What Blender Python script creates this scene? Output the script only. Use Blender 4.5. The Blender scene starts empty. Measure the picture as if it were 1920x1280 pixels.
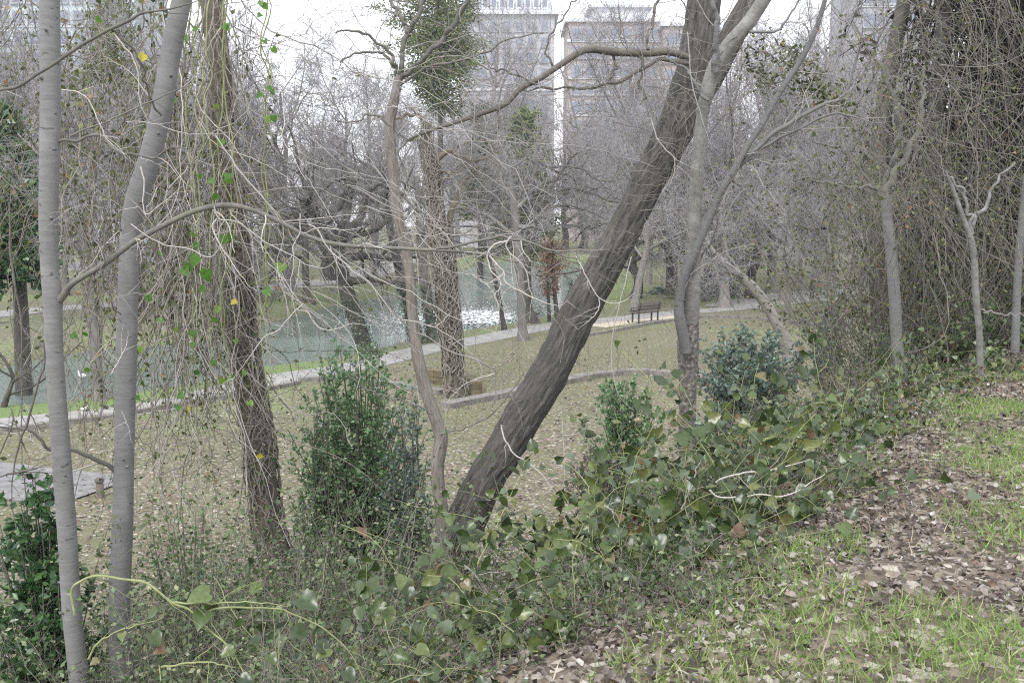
import bpy, math
import numpy as np
from mathutils import Vector
C = bpy.context
sc = C.scene
rng = np.random.default_rng(11)

# ------------------------------------------------------------------ camera, sky, sun, exposure
PITCH = math.atan(240 / 1900.0)
CAMZ = 5.0
cd = bpy.data.cameras.new('camera'); cam = bpy.data.objects.new('camera', cd); C.collection.objects.link(cam)
cd.sensor_width = 36; cd.lens = 36 * 1900 / 1920.0; cd.clip_start = 0.05; cd.clip_end = 3000
cam.location = (0, 0, CAMZ); cam.rotation_euler = (math.pi / 2 - PITCH, 0, 0)
sc.camera = cam
SUN_EL, SUN_ROT = 48, 200
w = bpy.data.worlds.new('World'); sc.world = w; w.use_nodes = True
nt = w.node_tree; nt.nodes.clear()
out = nt.nodes.new('ShaderNodeOutputWorld'); bg = nt.nodes.new('ShaderNodeBackground')
sky = nt.nodes.new('ShaderNodeTexSky'); sky.sky_type = 'NISHITA'; sky.sun_disc = False
sky.sun_elevation = math.radians(SUN_EL); sky.sun_rotation = math.radians(SUN_ROT)
hs = nt.nodes.new('ShaderNodeHueSaturation'); hs.inputs['Saturation'].default_value = 0.12; hs.inputs['Value'].default_value = 1.0
mx = nt.nodes.new('ShaderNodeMixRGB'); mx.inputs[0].default_value = 0.72; mx.inputs[2].default_value = (11.6, 12.1, 13.1, 1)
nt.links.new(sky.outputs[0], hs.inputs['Color']); nt.links.new(hs.outputs[0], mx.inputs[1])
nt.links.new(mx.outputs[0], bg.inputs[0]); bg.inputs[1].default_value = 0.10
nt.links.new(bg.outputs[0], out.inputs[0])
sl = bpy.data.lights.new('sun', 'SUN'); sl.energy = 1.5; sl.angle = math.radians(18); sl.color = (1, 0.985, 0.96)
so = bpy.data.objects.new('sun', sl); C.collection.objects.link(so)
_a = math.radians(SUN_ROT); _e = math.radians(SUN_EL)
so.rotation_euler = Vector((math.sin(_a) * math.cos(_e), math.cos(_a) * math.cos(_e), math.sin(_e))).to_track_quat('Z', 'Y').to_euler()
so.location = (0, -20, 40)
vs = sc.view_settings; vs.view_transform = 'Standard'; vs.look = 'None'; vs.gamma = 1; vs.use_curve_mapping = False
vs.exposure = 1.05
sc.cycles.use_denoising = False; sc.cycles.filter_width = 1.15
sc.cycles.max_bounces = 6; sc.cycles.diffuse_bounces = 3; sc.cycles.glossy_bounces = 2
sc.cycles.transmission_bounces = 3; sc.cycles.transparent_max_bounces = 4; sc.cycles.volume_bounces = 0

# ------------------------------------------------------------------ pixel <-> place helpers
F = 1900.0; SP, CP = math.sin(PITCH), math.cos(PITCH)
def ray(u, v):
    x = (u - 960) / F; y = (640 - v) / F
    return np.array([x, CP + y * SP, -SP + y * CP])
def P(u, v, Y):
    d = ray(u, v); t = Y / d[1]
    return np.array([d[0] * t, Y, CAMZ + d[2] * t])
def Gz(u, v, z=0.0):
    d = ray(u, v); t = (z - CAMZ) / d[2]
    return np.array([d[0] * t, d[1] * t, z])

# ------------------------------------------------------------------ noise
_T = np.random.default_rng(5).random((64, 64, 64)).astype(np.float32)
def noise3(x, y, z):
    xi = np.floor(x).astype(int); yi = np.floor(y).astype(int); zi = np.floor(z).astype(int)
    fx, fy, fz = x - xi, y - yi, z - zi
    fx = fx * fx * (3 - 2 * fx); fy = fy * fy * (3 - 2 * fy); fz = fz * fz * (3 - 2 * fz)
    g = lambda a, b, c: _T[(xi + a) & 63, (yi + b) & 63, (zi + c) & 63]
    r = 0
    for a in (0, 1):
        for b in (0, 1):
            for c in (0, 1):
                r = r + g(a, b, c) * (fx if a else 1 - fx) * (fy if b else 1 - fy) * (fz if c else 1 - fz)
    return r * 2 - 1
def fbm(x, y, z, o=3):
    r = 0; a = 1.0; s = 1.0
    for i in range(o):
        r = r + a * noise3(x * s + i * 17.3, y * s + i * 5.1, z * s); a *= .5; s *= 2.03
    return r
def ss(a, b, x):
    t = np.clip((x - a) / (b - a), 0, 1); return t * t * (3 - 2 * t)

# ------------------------------------------------------------------ terrain
EDGE = np.array([(-4.5, -3.0), (0.2, 3.5), (2.2, 6.8), (4.9, 10.8), (10, 16), (20, 25), (70, 50), (300, 90)], float)
def edge_s(X, Y):
    best = np.full(X.shape, 1e9); sg = np.ones(X.shape)
    for a, b in zip(EDGE[:-1], EDGE[1:]):
        d = b - a; L2 = d @ d
        t = np.clip(((X - a[0]) * d[0] + (Y - a[1]) * d[1]) / L2, 0, 1)
        qx = X - (a[0] + t * d[0]); qy = Y - (a[1] + t * d[1])
        dd = np.hypot(qx, qy); cr = d[0] * qy - d[1] * qx
        m = dd < best
        best = np.where(m, dd, best); sg = np.where(m, np.sign(cr), sg)
    return best * sg
LAKE_PX = [(-500, 905), (0, 782), (200, 764), (350, 738), (480, 706), (600, 690), (700, 668), (800, 643), (900, 627), (970, 614), (1040, 598),
           (1100, 572), (1135, 530), (1130, 496), (1010, 488), (900, 492), (868, 506), (800, 533), (740, 550), (690, 560), (620, 573), (560, 589), (510, 602),
           (440, 624), (360, 640), (200, 655), (100, 664), (0, 690), (-200, 720), (-500, 760)]
LAKE = np.array([Gz(u, v, -0.4)[:2] for u, v in LAKE_PX])
def lake_d(X, Y):
    inside = np.zeros(X.shape, bool); best = np.full(X.shape, 1e9); n = len(LAKE)
    for i in range(n):
        a, b = LAKE[i], LAKE[(i + 1) % n]; d = b - a
        t = np.clip(((X - a[0]) * d[0] + (Y - a[1]) * d[1]) / (d @ d), 0, 1)
        best = np.minimum(best, np.hypot(X - a[0] - t * d[0], Y - a[1] - t * d[1]))
        c = ((a[1] > Y) != (b[1] > Y)) & (X < (b[0] - a[0]) * (Y - a[1]) / (b[1] - a[1] + 1e-12) + a[0])
        inside ^= c
    return np.where(inside, best, -best)
def H(X, Y):
    X = np.asarray(X, float); Y = np.asarray(Y, float)
    s = edge_s(X, Y)
    k = 1 - ss(-0.5, 6.0, s)
    h = 3.4 * k + 0.03 * np.clip(-s, 0, 30) * (k > .9)
    h = h + k * 0.07 * fbm(X * .9, Y * .9, X * 0 + 3.3) + 0.02 * k * noise3(X * 4, Y * 4, X * 0)
    l = lake_d(X, Y)
    h = h - 1.5 * ss(-0.55, 1.6, l)
    return h
def H1(x, y): return float(H(np.array([x]), np.array([y]))[0])

# ------------------------------------------------------------------ mesh building
class G:
    def __init__(s): s.v = []; s.q = []; s.t = []; s.bc = []; s.rn = []; s.n = 0
    def raw(s, v, quads=None, tris=None, bc=None, rn=None):
        v = np.asarray(v, float).reshape(-1, 3)
        if quads is not None and len(quads): s.q.append(np.asarray(quads).reshape(-1, 4) + s.n)
        if tris is not None and len(tris): s.t.append(np.asarray(tris).reshape(-1, 3) + s.n)
        s.v.append(v); s.bc.append(v if bc is None else bc.reshape(-1, 3))
        s.rn.append(np.full(len(v), rng.random()) if rn is None else np.asarray(rn).reshape(-1))
        s.n += len(v)
    def tubes(s, Pl, Rl, k=3, bark=None, cap=False, lobes=None):
        Pl = np.asarray(Pl, float); Rl = np.asarray(Rl, float)
        if Pl.ndim == 2: Pl = Pl[None]; Rl = Rl[None]
        M, N, _ = Pl.shape
        if M == 0: return
        T = np.gradient(Pl, axis=1); T /= np.linalg.norm(T, axis=2, keepdims=True) + 1e-12
        ref = np.where(np.abs(T[:, 0, 0:1]) < .8, np.array([[1., 0, 0]]), np.array([[0, 1., 0]]))
        A = np.zeros_like(Pl); a = ref
        for i in range(N):
            a = a - (a * T[:, i]).sum(1, keepdims=True) * T[:, i]; a /= np.linalg.norm(a, axis=1, keepdims=True) + 1e-12
            A[:, i] = a
        B = np.cross(T, A)
        th = np.arange(k) * 2 * math.pi / k
        co, si = np.cos(th), np.sin(th)
        L = np.concatenate([np.zeros((M, 1)), np.cumsum(np.linalg.norm(np.diff(Pl, axis=1), axis=2), 1)], 1)
        off = rng.random((M, 1)) * 20
        R = Rl[:, :, None] * np.ones(k)
        bx = Rl[:, :, None] * co; by = Rl[:, :, None] * si; bz = (L + off)[:, :, None] * np.ones(k)
        if lobes is not None:
            R = R * (1 + lobes * noise3(co * 1.6 + 0 * bz, si * 1.6 + 0 * bz, bz * .9))
        if bark is not None:
            amp, kc, kl = bark[:3]
            tw = bark[3] if len(bark) > 3 else 0
            wob = 0.35 * noise3(bx * 14, by * 14, bz * 5)
            n1 = noise3(bx * kc + wob, by * kc + wob, bz * kl + tw)
            n2 = noise3(bx * kc * 2.2 + 9, by * kc * 2.2, bz * kl * 2.4 + 4)
            rid = 1 - np.abs(n1) * 2.2
            R = R - amp * np.clip(rid, 0, 1) ** 1.3 + amp * .35 * n2
        V = Pl[:, :, None, :] + A[:, :, None, :] * (R * co)[..., None] + B[:, :, None, :] * (R * si)[..., None]
        m = np.arange(M)[:, None, None]; i = np.arange(N - 1)[None, :, None]; j = np.arange(k)[None, None, :]
        j2 = (j + 1) % k; b = m * N * k
        Q = np.stack([b + i * k + j, b + i * k + j2, b + (i + 1) * k + j2, b + (i + 1) * k + j], -1)
        tr = None
        if cap:
            tr = np.array([[(N - 1) * k, (N - 1) * k + q, (N - 1) * k + q + 1] for q in range(1, k - 1)])
            tr = (tr[None] + (np.arange(M) * N * k)[:, None, None]).reshape(-1, 3)
        rn = np.repeat(rng.random(M), N * k)
        s.raw(V, Q.reshape(-1, 4), tr, np.stack([bx, by, bz], -1), rn)
    def leaves(s, pos, nrm, dr, size, shape, rn=None):
        tv, tf = shape; pos = np.asarray(pos, float); M = len(pos)
        if M == 0: return
        size = np.broadcast_to(np.asarray(size, float), (M,))
        nrm = nrm / (np.linalg.norm(nrm, axis=1, keepdims=True) + 1e-9)
        dr = dr - (dr * nrm).sum(1, keepdims=True) * nrm; dr /= np.linalg.norm(dr, axis=1, keepdims=True) + 1e-9
        sd = np.cross(dr, nrm)
        V = pos[:, None] + size[:, None, None] * (tv[None, :, 0:1] * sd[:, None] + tv[None, :, 1:2] * dr[:, None] + tv[None, :, 2:3] * nrm[:, None])
        k = len(tv); Fq = (np.asarray(tf)[None] + (np.arange(M) * k)[:, None, None]).reshape(-1, len(tf[0]))
        r = rng.random(M) if rn is None else rn
        bc = np.broadcast_to(tv[None], (M, k, 3)).copy()
        s.raw(V, Fq if Fq.shape[1] == 4 else None, Fq if Fq.shape[1] == 3 else None, bc, np.repeat(r, k))
    def box(s, c, d, rz=0, bev=0.0):
        hx, hy, hz = d[0] / 2, d[1] / 2, d[2] / 2
        v = np.array([(x, y, z) for z in (-hz, hz) for x, y in ((-hx, -hy), (hx, -hy), (hx, hy), (-hx, hy))])
        ca, sa = math.cos(rz), math.sin(rz)
        v = np.stack([v[:, 0] * ca - v[:, 1] * sa, v[:, 0] * sa + v[:, 1] * ca, v[:, 2]], 1) + np.array(c)
        s.raw(v, [(3, 2, 1, 0), (4, 5, 6, 7), (0, 1, 5, 4), (1, 2, 6, 5), (2, 3, 7, 6), (3, 0, 4, 7)])
    def mesh(s, name, org=(0, 0, 0), smooth=True):
        v = np.concatenate(s.v) - np.array(org, float)
        me = bpy.data.meshes.new(name)
        q = np.concatenate(s.q) if s.q else np.zeros((0, 4), int)
        t = np.concatenate(s.t) if s.t else np.zeros((0, 3), int)
        me.vertices.add(len(v)); me.vertices.foreach_set('co', v.astype(np.float32).ravel())
        me.loops.add(len(q) * 4 + len(t) * 3)
        me.loops.foreach_set('vertex_index', np.concatenate([q.ravel(), t.ravel()]).astype(np.int32))
        me.polygons.add(len(q) + len(t))
        me.polygons.foreach_set('loop_start', np.concatenate([np.arange(len(q)) * 4, len(q) * 4 + np.arange(len(t)) * 3]).astype(np.int32))
        me.polygons.foreach_set('use_smooth', np.full(len(q) + len(t), smooth))
        me.update(calc_edges=True)
        a = me.attributes.new('bc', 'FLOAT_VECTOR', 'POINT'); a.data.foreach_set('vector', np.concatenate(s.bc).astype(np.float32).ravel())
        a = me.attributes.new('rnd', 'FLOAT', 'POINT'); a.data.foreach_set('value', np.concatenate(s.rn).astype(np.float32))
        return me
def put(name, me, mat=None, parent=None, kind=None, label=None, cat=None, group=None, loc=None):
    o = bpy.data.objects.new(name, me); C.collection.objects.link(o)
    if mat is not None and me is not None and not me.materials: me.materials.append(mat)
    if parent is not None: o.parent = parent
    if kind: o['kind'] = kind
    if label: o['label'] = label
    if cat: o['category'] = cat
    if group: o['group'] = group
    if loc is not None: o.location = loc
    return o
def thing(name, loc, label, cat, group=None): return put(name, None, None, None, None, label, cat, group, loc)
def gput(name, g, mat, parent=None, org=None, smooth=True, **k):
    if org is None: org = tuple(parent.location) if parent is not None else (0, 0, 0)
    if not g.v: return None
    me = g.mesh(name, org, smooth)
    return put(name, me, mat, parent, loc=(org if parent is None else None), **k)

def cr(pts, n):
    """Catmull-Rom through rows of pts, n samples."""
    p = np.asarray(pts, float); q = np.vstack([2 * p[0] - p[1], p, 2 * p[-1] - p[-2]])
    seg = np.linalg.norm(np.diff(p[:, :3], axis=0), axis=1); cum = np.concatenate([[0], np.cumsum(seg)])
    s = np.linspace(0, cum[-1], n); i = np.clip(np.searchsorted(cum, s, side='right') - 1, 0, len(p) - 2)
    t = ((s - cum[i]) / (seg[i] + 1e-9))[:, None]
    a, b, c, d = q[i], q[i + 1], q[i + 2], q[i + 3]
    return .5 * ((2 * b) + (-a + c) * t + (2 * a - 5 * b + 4 * c - d) * t ** 2 + (-a + 3 * b - 3 * c + d) * t ** 3)
def trace(pl, Y, n=40, w=None, wig=0.0, seed=0):
    """pixel polyline [(u,v,width[,Y])] at distance Y -> centreline and radius."""
    rows = []
    m = len(pl)
    for i, p in enumerate(pl):
        y = p[3] if len(p) > 3 else (Y if not isinstance(Y, tuple) else Y[0] + (Y[1] - Y[0]) * i / (m - 1))
        wd = p[2] if len(p) > 2 else w
        rows.append([*P(p[0], p[1], y), wd * .5 * y / F])
    c = cr(rows, n)
    if wig:
        L = np.linspace(0, 6, n)
        for a in range(3): c[:, a] += wig * noise3(L * 2.3 + seed, L * 0 + a * 7.7 + seed, L * 0)
    return c[:, :3], np.maximum(c[:, 3], 0.0008)
def rperp(D):
    r = rng.normal(size=D.shape); r -= (r * D).sum(-1, keepdims=True) * D
    return r / (np.linalg.norm(r, axis=-1, keepdims=True) + 1e-9)
def walk(p0, d, L, N, wig, trop, r0, taper=.25, zig=0.0):
    M = len(p0); Pl = np.zeros((M, N, 3)); Pl[:, 0] = p0; st = (L / (N - 1))[:, None]
    z = rperp(d)
    for i in range(1, N):
        d = d + rng.normal(size=(M, 3)) * wig + np.asarray(trop) + z * zig * (1 if i % 2 else -1)
        d = d / (np.linalg.norm(d, axis=1, keepdims=True) + 1e-9)
        Pl[:, i] = Pl[:, i - 1] + d * st
    R = r0[:, None] * np.linspace(1, taper, N)[None]
    return Pl, R
def grow(Pl, Rl, n, t=(.2, 1), ang=50, L=1.0, N=5, wig=.15, trop=(0, 0, .05), rr=.5, taper=.25, lscale=.4, rmin=.002, zig=0.0, rmax=9):
    if Pl.ndim == 2: Pl = Pl[None]; Rl = Rl[None]
    M, K, _ = Pl.shape
    idx = np.repeat(np.arange(M), n); tt = t[0] + (t[1] - t[0]) * ((np.tile(np.arange(n), M) + rng.random(M * n)) / n)
    x = tt * (K - 1); i = np.minimum(x.astype(int), K - 2); f = (x - i)[:, None]
    p0 = Pl[idx, i] * (1 - f) + Pl[idx, i + 1] * f
    D = Pl[idx, i + 1] - Pl[idx, i]; D /= np.linalg.norm(D, axis=1, keepdims=True) + 1e-9
    r = Rl[idx, i] * (1 - f[:, 0]) + Rl[idx, i + 1] * f[:, 0]
    a = np.radians(ang * (.6 + .8 * rng.random(M * n)))[:, None]
    d = D * np.cos(a) + rperp(D) * np.sin(a)
    l = L * (1 - lscale * tt) * (.5 + rng.random(M * n))
    return walk(p0, d, l, N, wig, trop, np.clip(r * rr * (.6 + .6 * rng.random(M * n)), rmin, rmax), taper, zig)

# ------------------------------------------------------------------ materials
def newmat(name):
    m = bpy.data.materials.new(name); m.use_nodes = True; n = m.node_tree; b = n.nodes['Principled BSDF']
    return m, n, b
def nd(n, t, **k):
    x = n.nodes.new(t)
    for a, v in k.items(): setattr(x, a, v)
    return x
def ramp(n, fac, stops, interp='LINEAR'):
    r = nd(n, 'ShaderNodeValToRGB'); r.color_ramp.interpolation = interp; e = r.color_ramp.elements
    while len(e) > 1: e.remove(e[-1])
    e[0].position = stops[0][0]; e[0].color = (*stops[0][1], 1)
    for p, c in stops[1:]:
        q = e.new(p); q.color = (*c, 1)
    n.links.new(fac, r.inputs[0]); return r.outputs[0]
def attr(n, name):
    a = nd(n, 'ShaderNodeAttribute'); a.attribute_name = name; return a
def vscale(n, vec, s):
    m = nd(n, 'ShaderNodeVectorMath', operation='MULTIPLY'); n.links.new(vec, m.inputs[0]); m.inputs[1].default_value = s; return m.outputs[0]
def ntex(n, vec, scale, detail=4, rough=.55, dist=0):
    t = nd(n, 'ShaderNodeTexNoise'); t.inputs['Scale'].default_value = scale; t.inputs['Detail'].default_value = detail
    t.inputs['Roughness'].default_value = rough; t.inputs['Distortion'].default_value = dist
    if vec is not None: n.links.new(vec, t.inputs['Vector'])
    return t
def mixc(n, f, a, b, bt='MIX'):
    m = nd(n, 'ShaderNodeMixRGB', blend_type=bt)
    for i, x in ((0, f), (1, a), (2, b)):
        if isinstance(x, (int, float)): m.inputs[i].default_value = x
        elif isinstance(x, tuple): m.inputs[i].default_value = (*x, 1)
        else: n.links.new(x, m.inputs[i])
    return m.outputs[0]
def bump(n, b, h, s, d=.01):
    u = nd(n, 'ShaderNodeBump'); u.inputs['Strength'].default_value = s; u.inputs['Distance'].default_value = d
    n.links.new(h, u.inputs['Height']); n.links.new(u.outputs[0], b.inputs['Normal'])
def bark(name, dark, light, sc3=(40, 40, 8), patch=None, bs=.6, bd=.006, patchscale=3.0, rough=.85, knots=False):
    m, n, b = newmat(name); a = attr(n, 'bc').outputs['Vector']
    t = ntex(n, vscale(n, a, sc3), 1, 5, .65)
    col = ramp(n, t.outputs['Fac'], [(.3, dark), (.7, light)])
    if patch:
        p = ntex(n, a, patchscale, 4, .6)
        f = ramp(n, p.outputs['Fac'], [(.5, (0, 0, 0)), (.66, (.75, .75, .75))]); col = mixc(n, f, col, patch)
    r = attr(n, 'rnd').outputs['Fac']
    v = ramp(n, r, [(0, (.78, .78, .78)), (1, (1.15, 1.13, 1.1))]); col = mixc(n, 1.0, col, v, 'MULTIPLY')
    n.links.new(col, b.inputs['Base Color']); b.inputs['Roughness'].default_value = rough
    if knots:
        k = ntex(n, vscale(n, a, (16, 16, 42)), 1, 2, .5); c2 = mixc(n, ramp(n, k.outputs['Fac'], [(.66, (0, 0, 0)), (.70, (.8, .8, .8))]), col, (.06, .052, .047))
        k2 = ntex(n, a, 2.2, 3, .6); c2 = mixc(n, ramp(n, k2.outputs['Fac'], [(.45, (0, 0, 0)), (.7, (.5, .5, .5))]), c2, (.125, .13, .10)); n.links.new(c2, b.inputs['Base Color'])
    bump(n, b, t.outputs['Fac'], bs, bd); return m
def plain(name, col, rough=.8, var=.15, sc=6, bs=0, metal=0):
    m, n, b = newmat(name); tc = nd(n, 'ShaderNodeTexCoord').outputs['Object']
    t = ntex(n, tc, sc, 6, .6)
    lo = tuple(c * (1 - var) for c in col); hi = tuple(min(1, c * (1 + var)) for c in col)
    n.links.new(ramp(n, t.outputs['Fac'], [(.3, lo), (.7, hi)]), b.inputs['Base Color']); b.inputs['Roughness'].default_value = rough
    b.inputs['Metallic'].default_value = metal
    if bs: bump(n, b, t.outputs['Fac'], bs, .01)
    return m
def leafmat(name, stops, rough=.38, trans=.35, spec=.5, back=None, interp='LINEAR'):
    m, n, b = newmat(name); r = attr(n, 'rnd').outputs['Fac']
    col = ramp(n, r, stops, interp)
    t = ntex(n, nd(n, 'ShaderNodeTexCoord').outputs['Object'], 60, 3)
    col2 = mixc(n, 1.0, col, ramp(n, t.outputs['Fac'], [(.3, (.75, .75, .75)), (.7, (1.2, 1.2, 1.2))]), 'MULTIPLY')
    if back:
        g = nd(n, 'ShaderNodeNewGeometry'); col2 = mixc(n, g.outputs['Backfacing'], col2, back)
    n.links.new(col2, b.inputs['Base Color']); b.inputs['Roughness'].default_value = rough; b.inputs['Specular IOR Level'].default_value = spec
    if trans:
        o = n.nodes['Material Output']; tr = nd(n, 'ShaderNodeBsdfTranslucent'); n.links.new(col2, tr.inputs[0])
        ms = nd(n, 'ShaderNodeMixShader'); ms.inputs[0].default_value = trans
        n.links.new(b.outputs[0], ms.inputs[1]); n.links.new(tr.outputs[0], ms.inputs[2]); n.links.new(ms.outputs[0], o.inputs[0])
    return m
M = {}
M['smooth'] = bark('smooth_grey_bark', (.115, .113, .114), (.165, .163, .165), (9, 9, 70), patch=(.19, .19, .19), bs=.5, bd=.004, patchscale=5, knots=True)
M['smooth_rough'] = bark('mottled_grey_bark', (.12, .115, .105), (.22, .215, .20), (20, 20, 34), patch=(.27, .265, .25), bs=.5, bd=.004, patchscale=8)
M['lean'] = bark('furrowed_dark_bark', (.02, .018, .016), (.16, .145, .13), (40, 40, 7), patch=(.075, .068, .055), bs=1, bd=.02, patchscale=2.5)
M['vinebark'] = bark('brown_vined_bark', (.07, .055, .042), (.16, .13, .10), (45, 45, 10), patch=(.11, .11, .06), bs=.8, bd=.006)
M['speckled'] = bark('lichen_speckled_bark', (.045, .036, .03), (.19, .17, .155), (34, 34, 34), patch=(.34, .33, .31), bs=.9, bd=.01, patchscale=26)
M['stripbark'] = bark('grey_shaggy_bark', (.10, .085, .07), (.26, .23, .205), (50, 50, 7), patch=(.21, .20, .18), bs=.8, bd=.006)
M['limb'] = bark('grey_branch_bark', (.085, .08, .07), (.17, .16, .145), (30, 30, 20), patch=(.15, .155, .11), bs=.4, bd=.003, patchscale=4)
M['darklimb'] = bark('dark_branch_bark', (.07, .062, .055), (.14, .125, .11), (30, 30, 20), patch=(.13, .13, .09), bs=.4, bd=.003, patchscale=4)
M['twig'] = bark('grey_twigs', (.20, .185, .175), (.34, .32, .30), (20, 20, 30), bs=0.1, bd=.001)
M['paletwig'] = bark('pale_vine_stems', (.26, .24, .22), (.50, .47, .44), (20, 20, 60), bs=0.1, bd=.001)
M['vinestem'] = bark('brown_vine_stems', (.10, .085, .07), (.29, .26, .225), (30, 30, 20), bs=0.1, bd=.001)
M['greenstem'] = bark('green_vine_stems', (.15, .18, .07), (.30, .32, .15), (30, 30, 20), bs=0.1, bd=.001)
M['farbark'] = bark('far_tree_bark', (.13, .118, .108), (.23, .212, .20), (12, 12, 2.5), bs=.5, bd=.02)
M['fartwig'] = bark('far_twigs', (.16, .155, .165), (.42, .40, .42), (2, 2, 2), bs=0.0)
M['oakbark'] = bark('dark_oak_bark', (.028, .025, .023), (.085, .075, .068), (14, 14, 3), patch=(.09, .095, .055), bs=.6, bd=.02, patchscale=1.2)
M['oaktwig'] = bark('oak_twigs', (.09, .085, .085), (.30, .28, .28), (2, 2, 2), bs=0.0)
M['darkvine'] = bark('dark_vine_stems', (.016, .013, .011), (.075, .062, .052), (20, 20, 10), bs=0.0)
M['midvine'] = bark('weathered_vine_stems', (.085, .074, .062), (.27, .245, .215), (20, 20, 10), bs=0.0)
M['privet'] = leafmat('glossy_privet_leaf', [(0, (.085, .17, .07)), (.5, (.15, .27, .115)), (.85, (.24, .38, .17)), (1, (.38, .48, .26))], .3, .4, .6, back=(.13, .22, .10))
M['blueleaf'] = leafmat('bluish_evergreen_leaf', [(0, (.07, .12, .09)), (.6, (.125, .195, .15)), (1, (.24, .31, .25))], .28, .25, .6, back=(.17, .21, .17))
M['darkleaf'] = leafmat('dark_broad_leaf', [(0, (.03, .07, .025)), (.6, (.055, .125, .045)), (1, (.12, .22, .07))], .3, .35, .6)
M['underleaf'] = leafmat('small_undergrowth_leaf', [(0, (.045, .075, .03)), (.5, (.085, .135, .05)), (.85, (.15, .20, .08)), (1, (.30, .31, .18))], .4, .3)
M['briar'] = leafmat('greenbrier_leaf', [(0, (.025, .042, .015)), (.35, (.05, .08, .022)), (.65, (.085, .12, .032)), (.86, (.13, .15, .045)), (.95, (.13, .11, .045)), (.985, (.13, .065, .035)), (1, (.18, .11, .07))], .32, .22, .55, back=(.10, .13, .075))
M['hangleaf'] = leafmat('bright_vine_leaf', [(0, (.06, .15, .02)), (.6, (.10, .22, .03)), (.85, (.18, .28, .04)), (1, (.42, .36, .04))], .4, .5)
M['yellowleaf'] = leafmat('yellow_vine_leaf', [(0, (.5, .42, .04)), (1, (.5, .42, .04))], .4, .5)
M['ivy'] = leafmat('ivy_leaf', [(0, (.025, .05, .02)), (1, (.07, .12, .04))], .4, .2)
M['olive'] = leafmat('olive_brush_leaf', [(0, (.05, .065, .022)), (.6, (.095, .115, .04)), (.95, (.17, .19, .065)), (1, (.30, .15, .06))], .5, .3)
M['purple'] = leafmat('purple_shrub_leaf', [(0, (.07, .045, .05)), (.6, (.12, .085, .085)), (.85, (.13, .14, .09)), (1, (.24, .20, .19))], .45, .2)
M['darkfill'] = leafmat('dead_leaf_shade_fill', [(0, (.018, .014, .011)), (.7, (.045, .036, .026)), (.93, (.06, .065, .025)), (1, (.14, .09, .06))], .8, .1)  # very dark leaves added to put shade inside the vine mass
M['cedar'] = leafmat('cedar_foliage', [(0, (.05, .075, .02)), (.6, (.12, .155, .045)), (1, (.22, .25, .075))], .7, .2)
M['rust'] = leafmat('rusty_needles', [(0, (.16, .085, .05)), (1, (.30, .19, .13))], .7, .3)
M['deadleaf'] = leafmat('dead_leaf', [(0, (.04, .031, .026)), (.25, (.10, .08, .065)), (.5, (.19, .16, .137)), (.78, (.31, .28, .25)), (.86, (.17, .10, .065)), (.96, (.33, .30, .275)), (1, (.42, .40, .37))], .6, .12)
M['grass'] = leafmat('grass_blade', [(0, (.13, .21, .05)), (.6, (.21, .33, .07)), (.85, (.30, .40, .12)), (1, (.45, .42, .25))], .5, .35)
M['drygrass'] = leafmat('thatch', [(0, (.25, .20, .13)), (1, (.45, .38, .27))], .7, .2)

def ground_mat():
    m, n, b = newmat('ground_soil_grass_leaves'); tc = nd(n, 'ShaderNodeTexCoord').outputs['Object']
    lit = attr(n, 'litter').outputs['Fac']; grn = attr(n, 'green').outputs['Fac']
    n1 = ntex(n, tc, .35, 5, .6); n2 = ntex(n, tc, 2.2, 6, .7); n3 = ntex(n, tc, 22, 4, .7)
    grass = ramp(n, n3.outputs['Fac'], [(.25, (.06, .068, .03)), (.5, (.125, .125, .06)), (.75, (.23, .20, .12))])
    green = ramp(n, n3.outputs['Fac'], [(.25, (.07, .11, .028)), (.5, (.13, .185, .055)), (.75, (.22, .28, .10))])
    gm = mixc(n, grn, grass, green)
    vo = nd(n, 'ShaderNodeTexVoronoi'); vo.inputs['Scale'].default_value = 24; wn = ntex(n, tc, 9, 2); n.links.new(mixc(n, .06, tc, wn.outputs['Color']), vo.inputs['Vector'])
    sep = nd(n, 'ShaderNodeSeparateColor'); n.links.new(vo.outputs['Color'], sep.inputs[0])
    leafc = ramp(n, sep.outputs[0], [(0, (.05, .038, .03)), (.3, (.10, .075, .055)), (.6, (.17, .135, .10)), (.88, (.25, .21, .17)), (1, (.46, .42, .36))])
    # where leaves lie: patchy
    dn = nd(n, 'ShaderNodeMath', operation='ADD'); n.links.new(n2.outputs['Fac'], dn.inputs[0]); n.links.new(sep.outputs[1], dn.inputs[1])
    d2 = nd(n, 'ShaderNodeMath', operation='ADD'); n.links.new(dn.outputs[0], d2.inputs[0]); n.links.new(lit, d2.inputs[1])
    d3 = nd(n, 'ShaderNodeMath', operation='MULTIPLY_ADD'); n.links.new(n1.outputs['Fac'], d3.inputs[0]); d3.inputs[1].default_value = 1.3; n.links.new(d2.outputs[0], d3.inputs[2])
    f = ramp(n, d3.outputs[0], [(0, (0, 0, 0)), (.5, (0, 0, 0)), (.52, (1, 1, 1))])
    # ramp input above 1 is clamped, so scale down
    sc_ = nd(n, 'ShaderNodeMath', operation='MULTIPLY'); n.links.new(d3.outputs[0], sc_.inputs[0]); sc_.inputs[1].default_value = .25
    f = ramp(n, sc_.outputs[0], [(.47, (0, 0, 0)), (.49, (1, 1, 1))])
    col = mixc(n, f, gm, leafc)
    n.links.new(col, b.inputs['Base Color']); b.inputs['Roughness'].default_value = .95
    bump(n, b, n3.outputs['Fac'], .8, .03); return m
M['ground'] = ground_mat()
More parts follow.
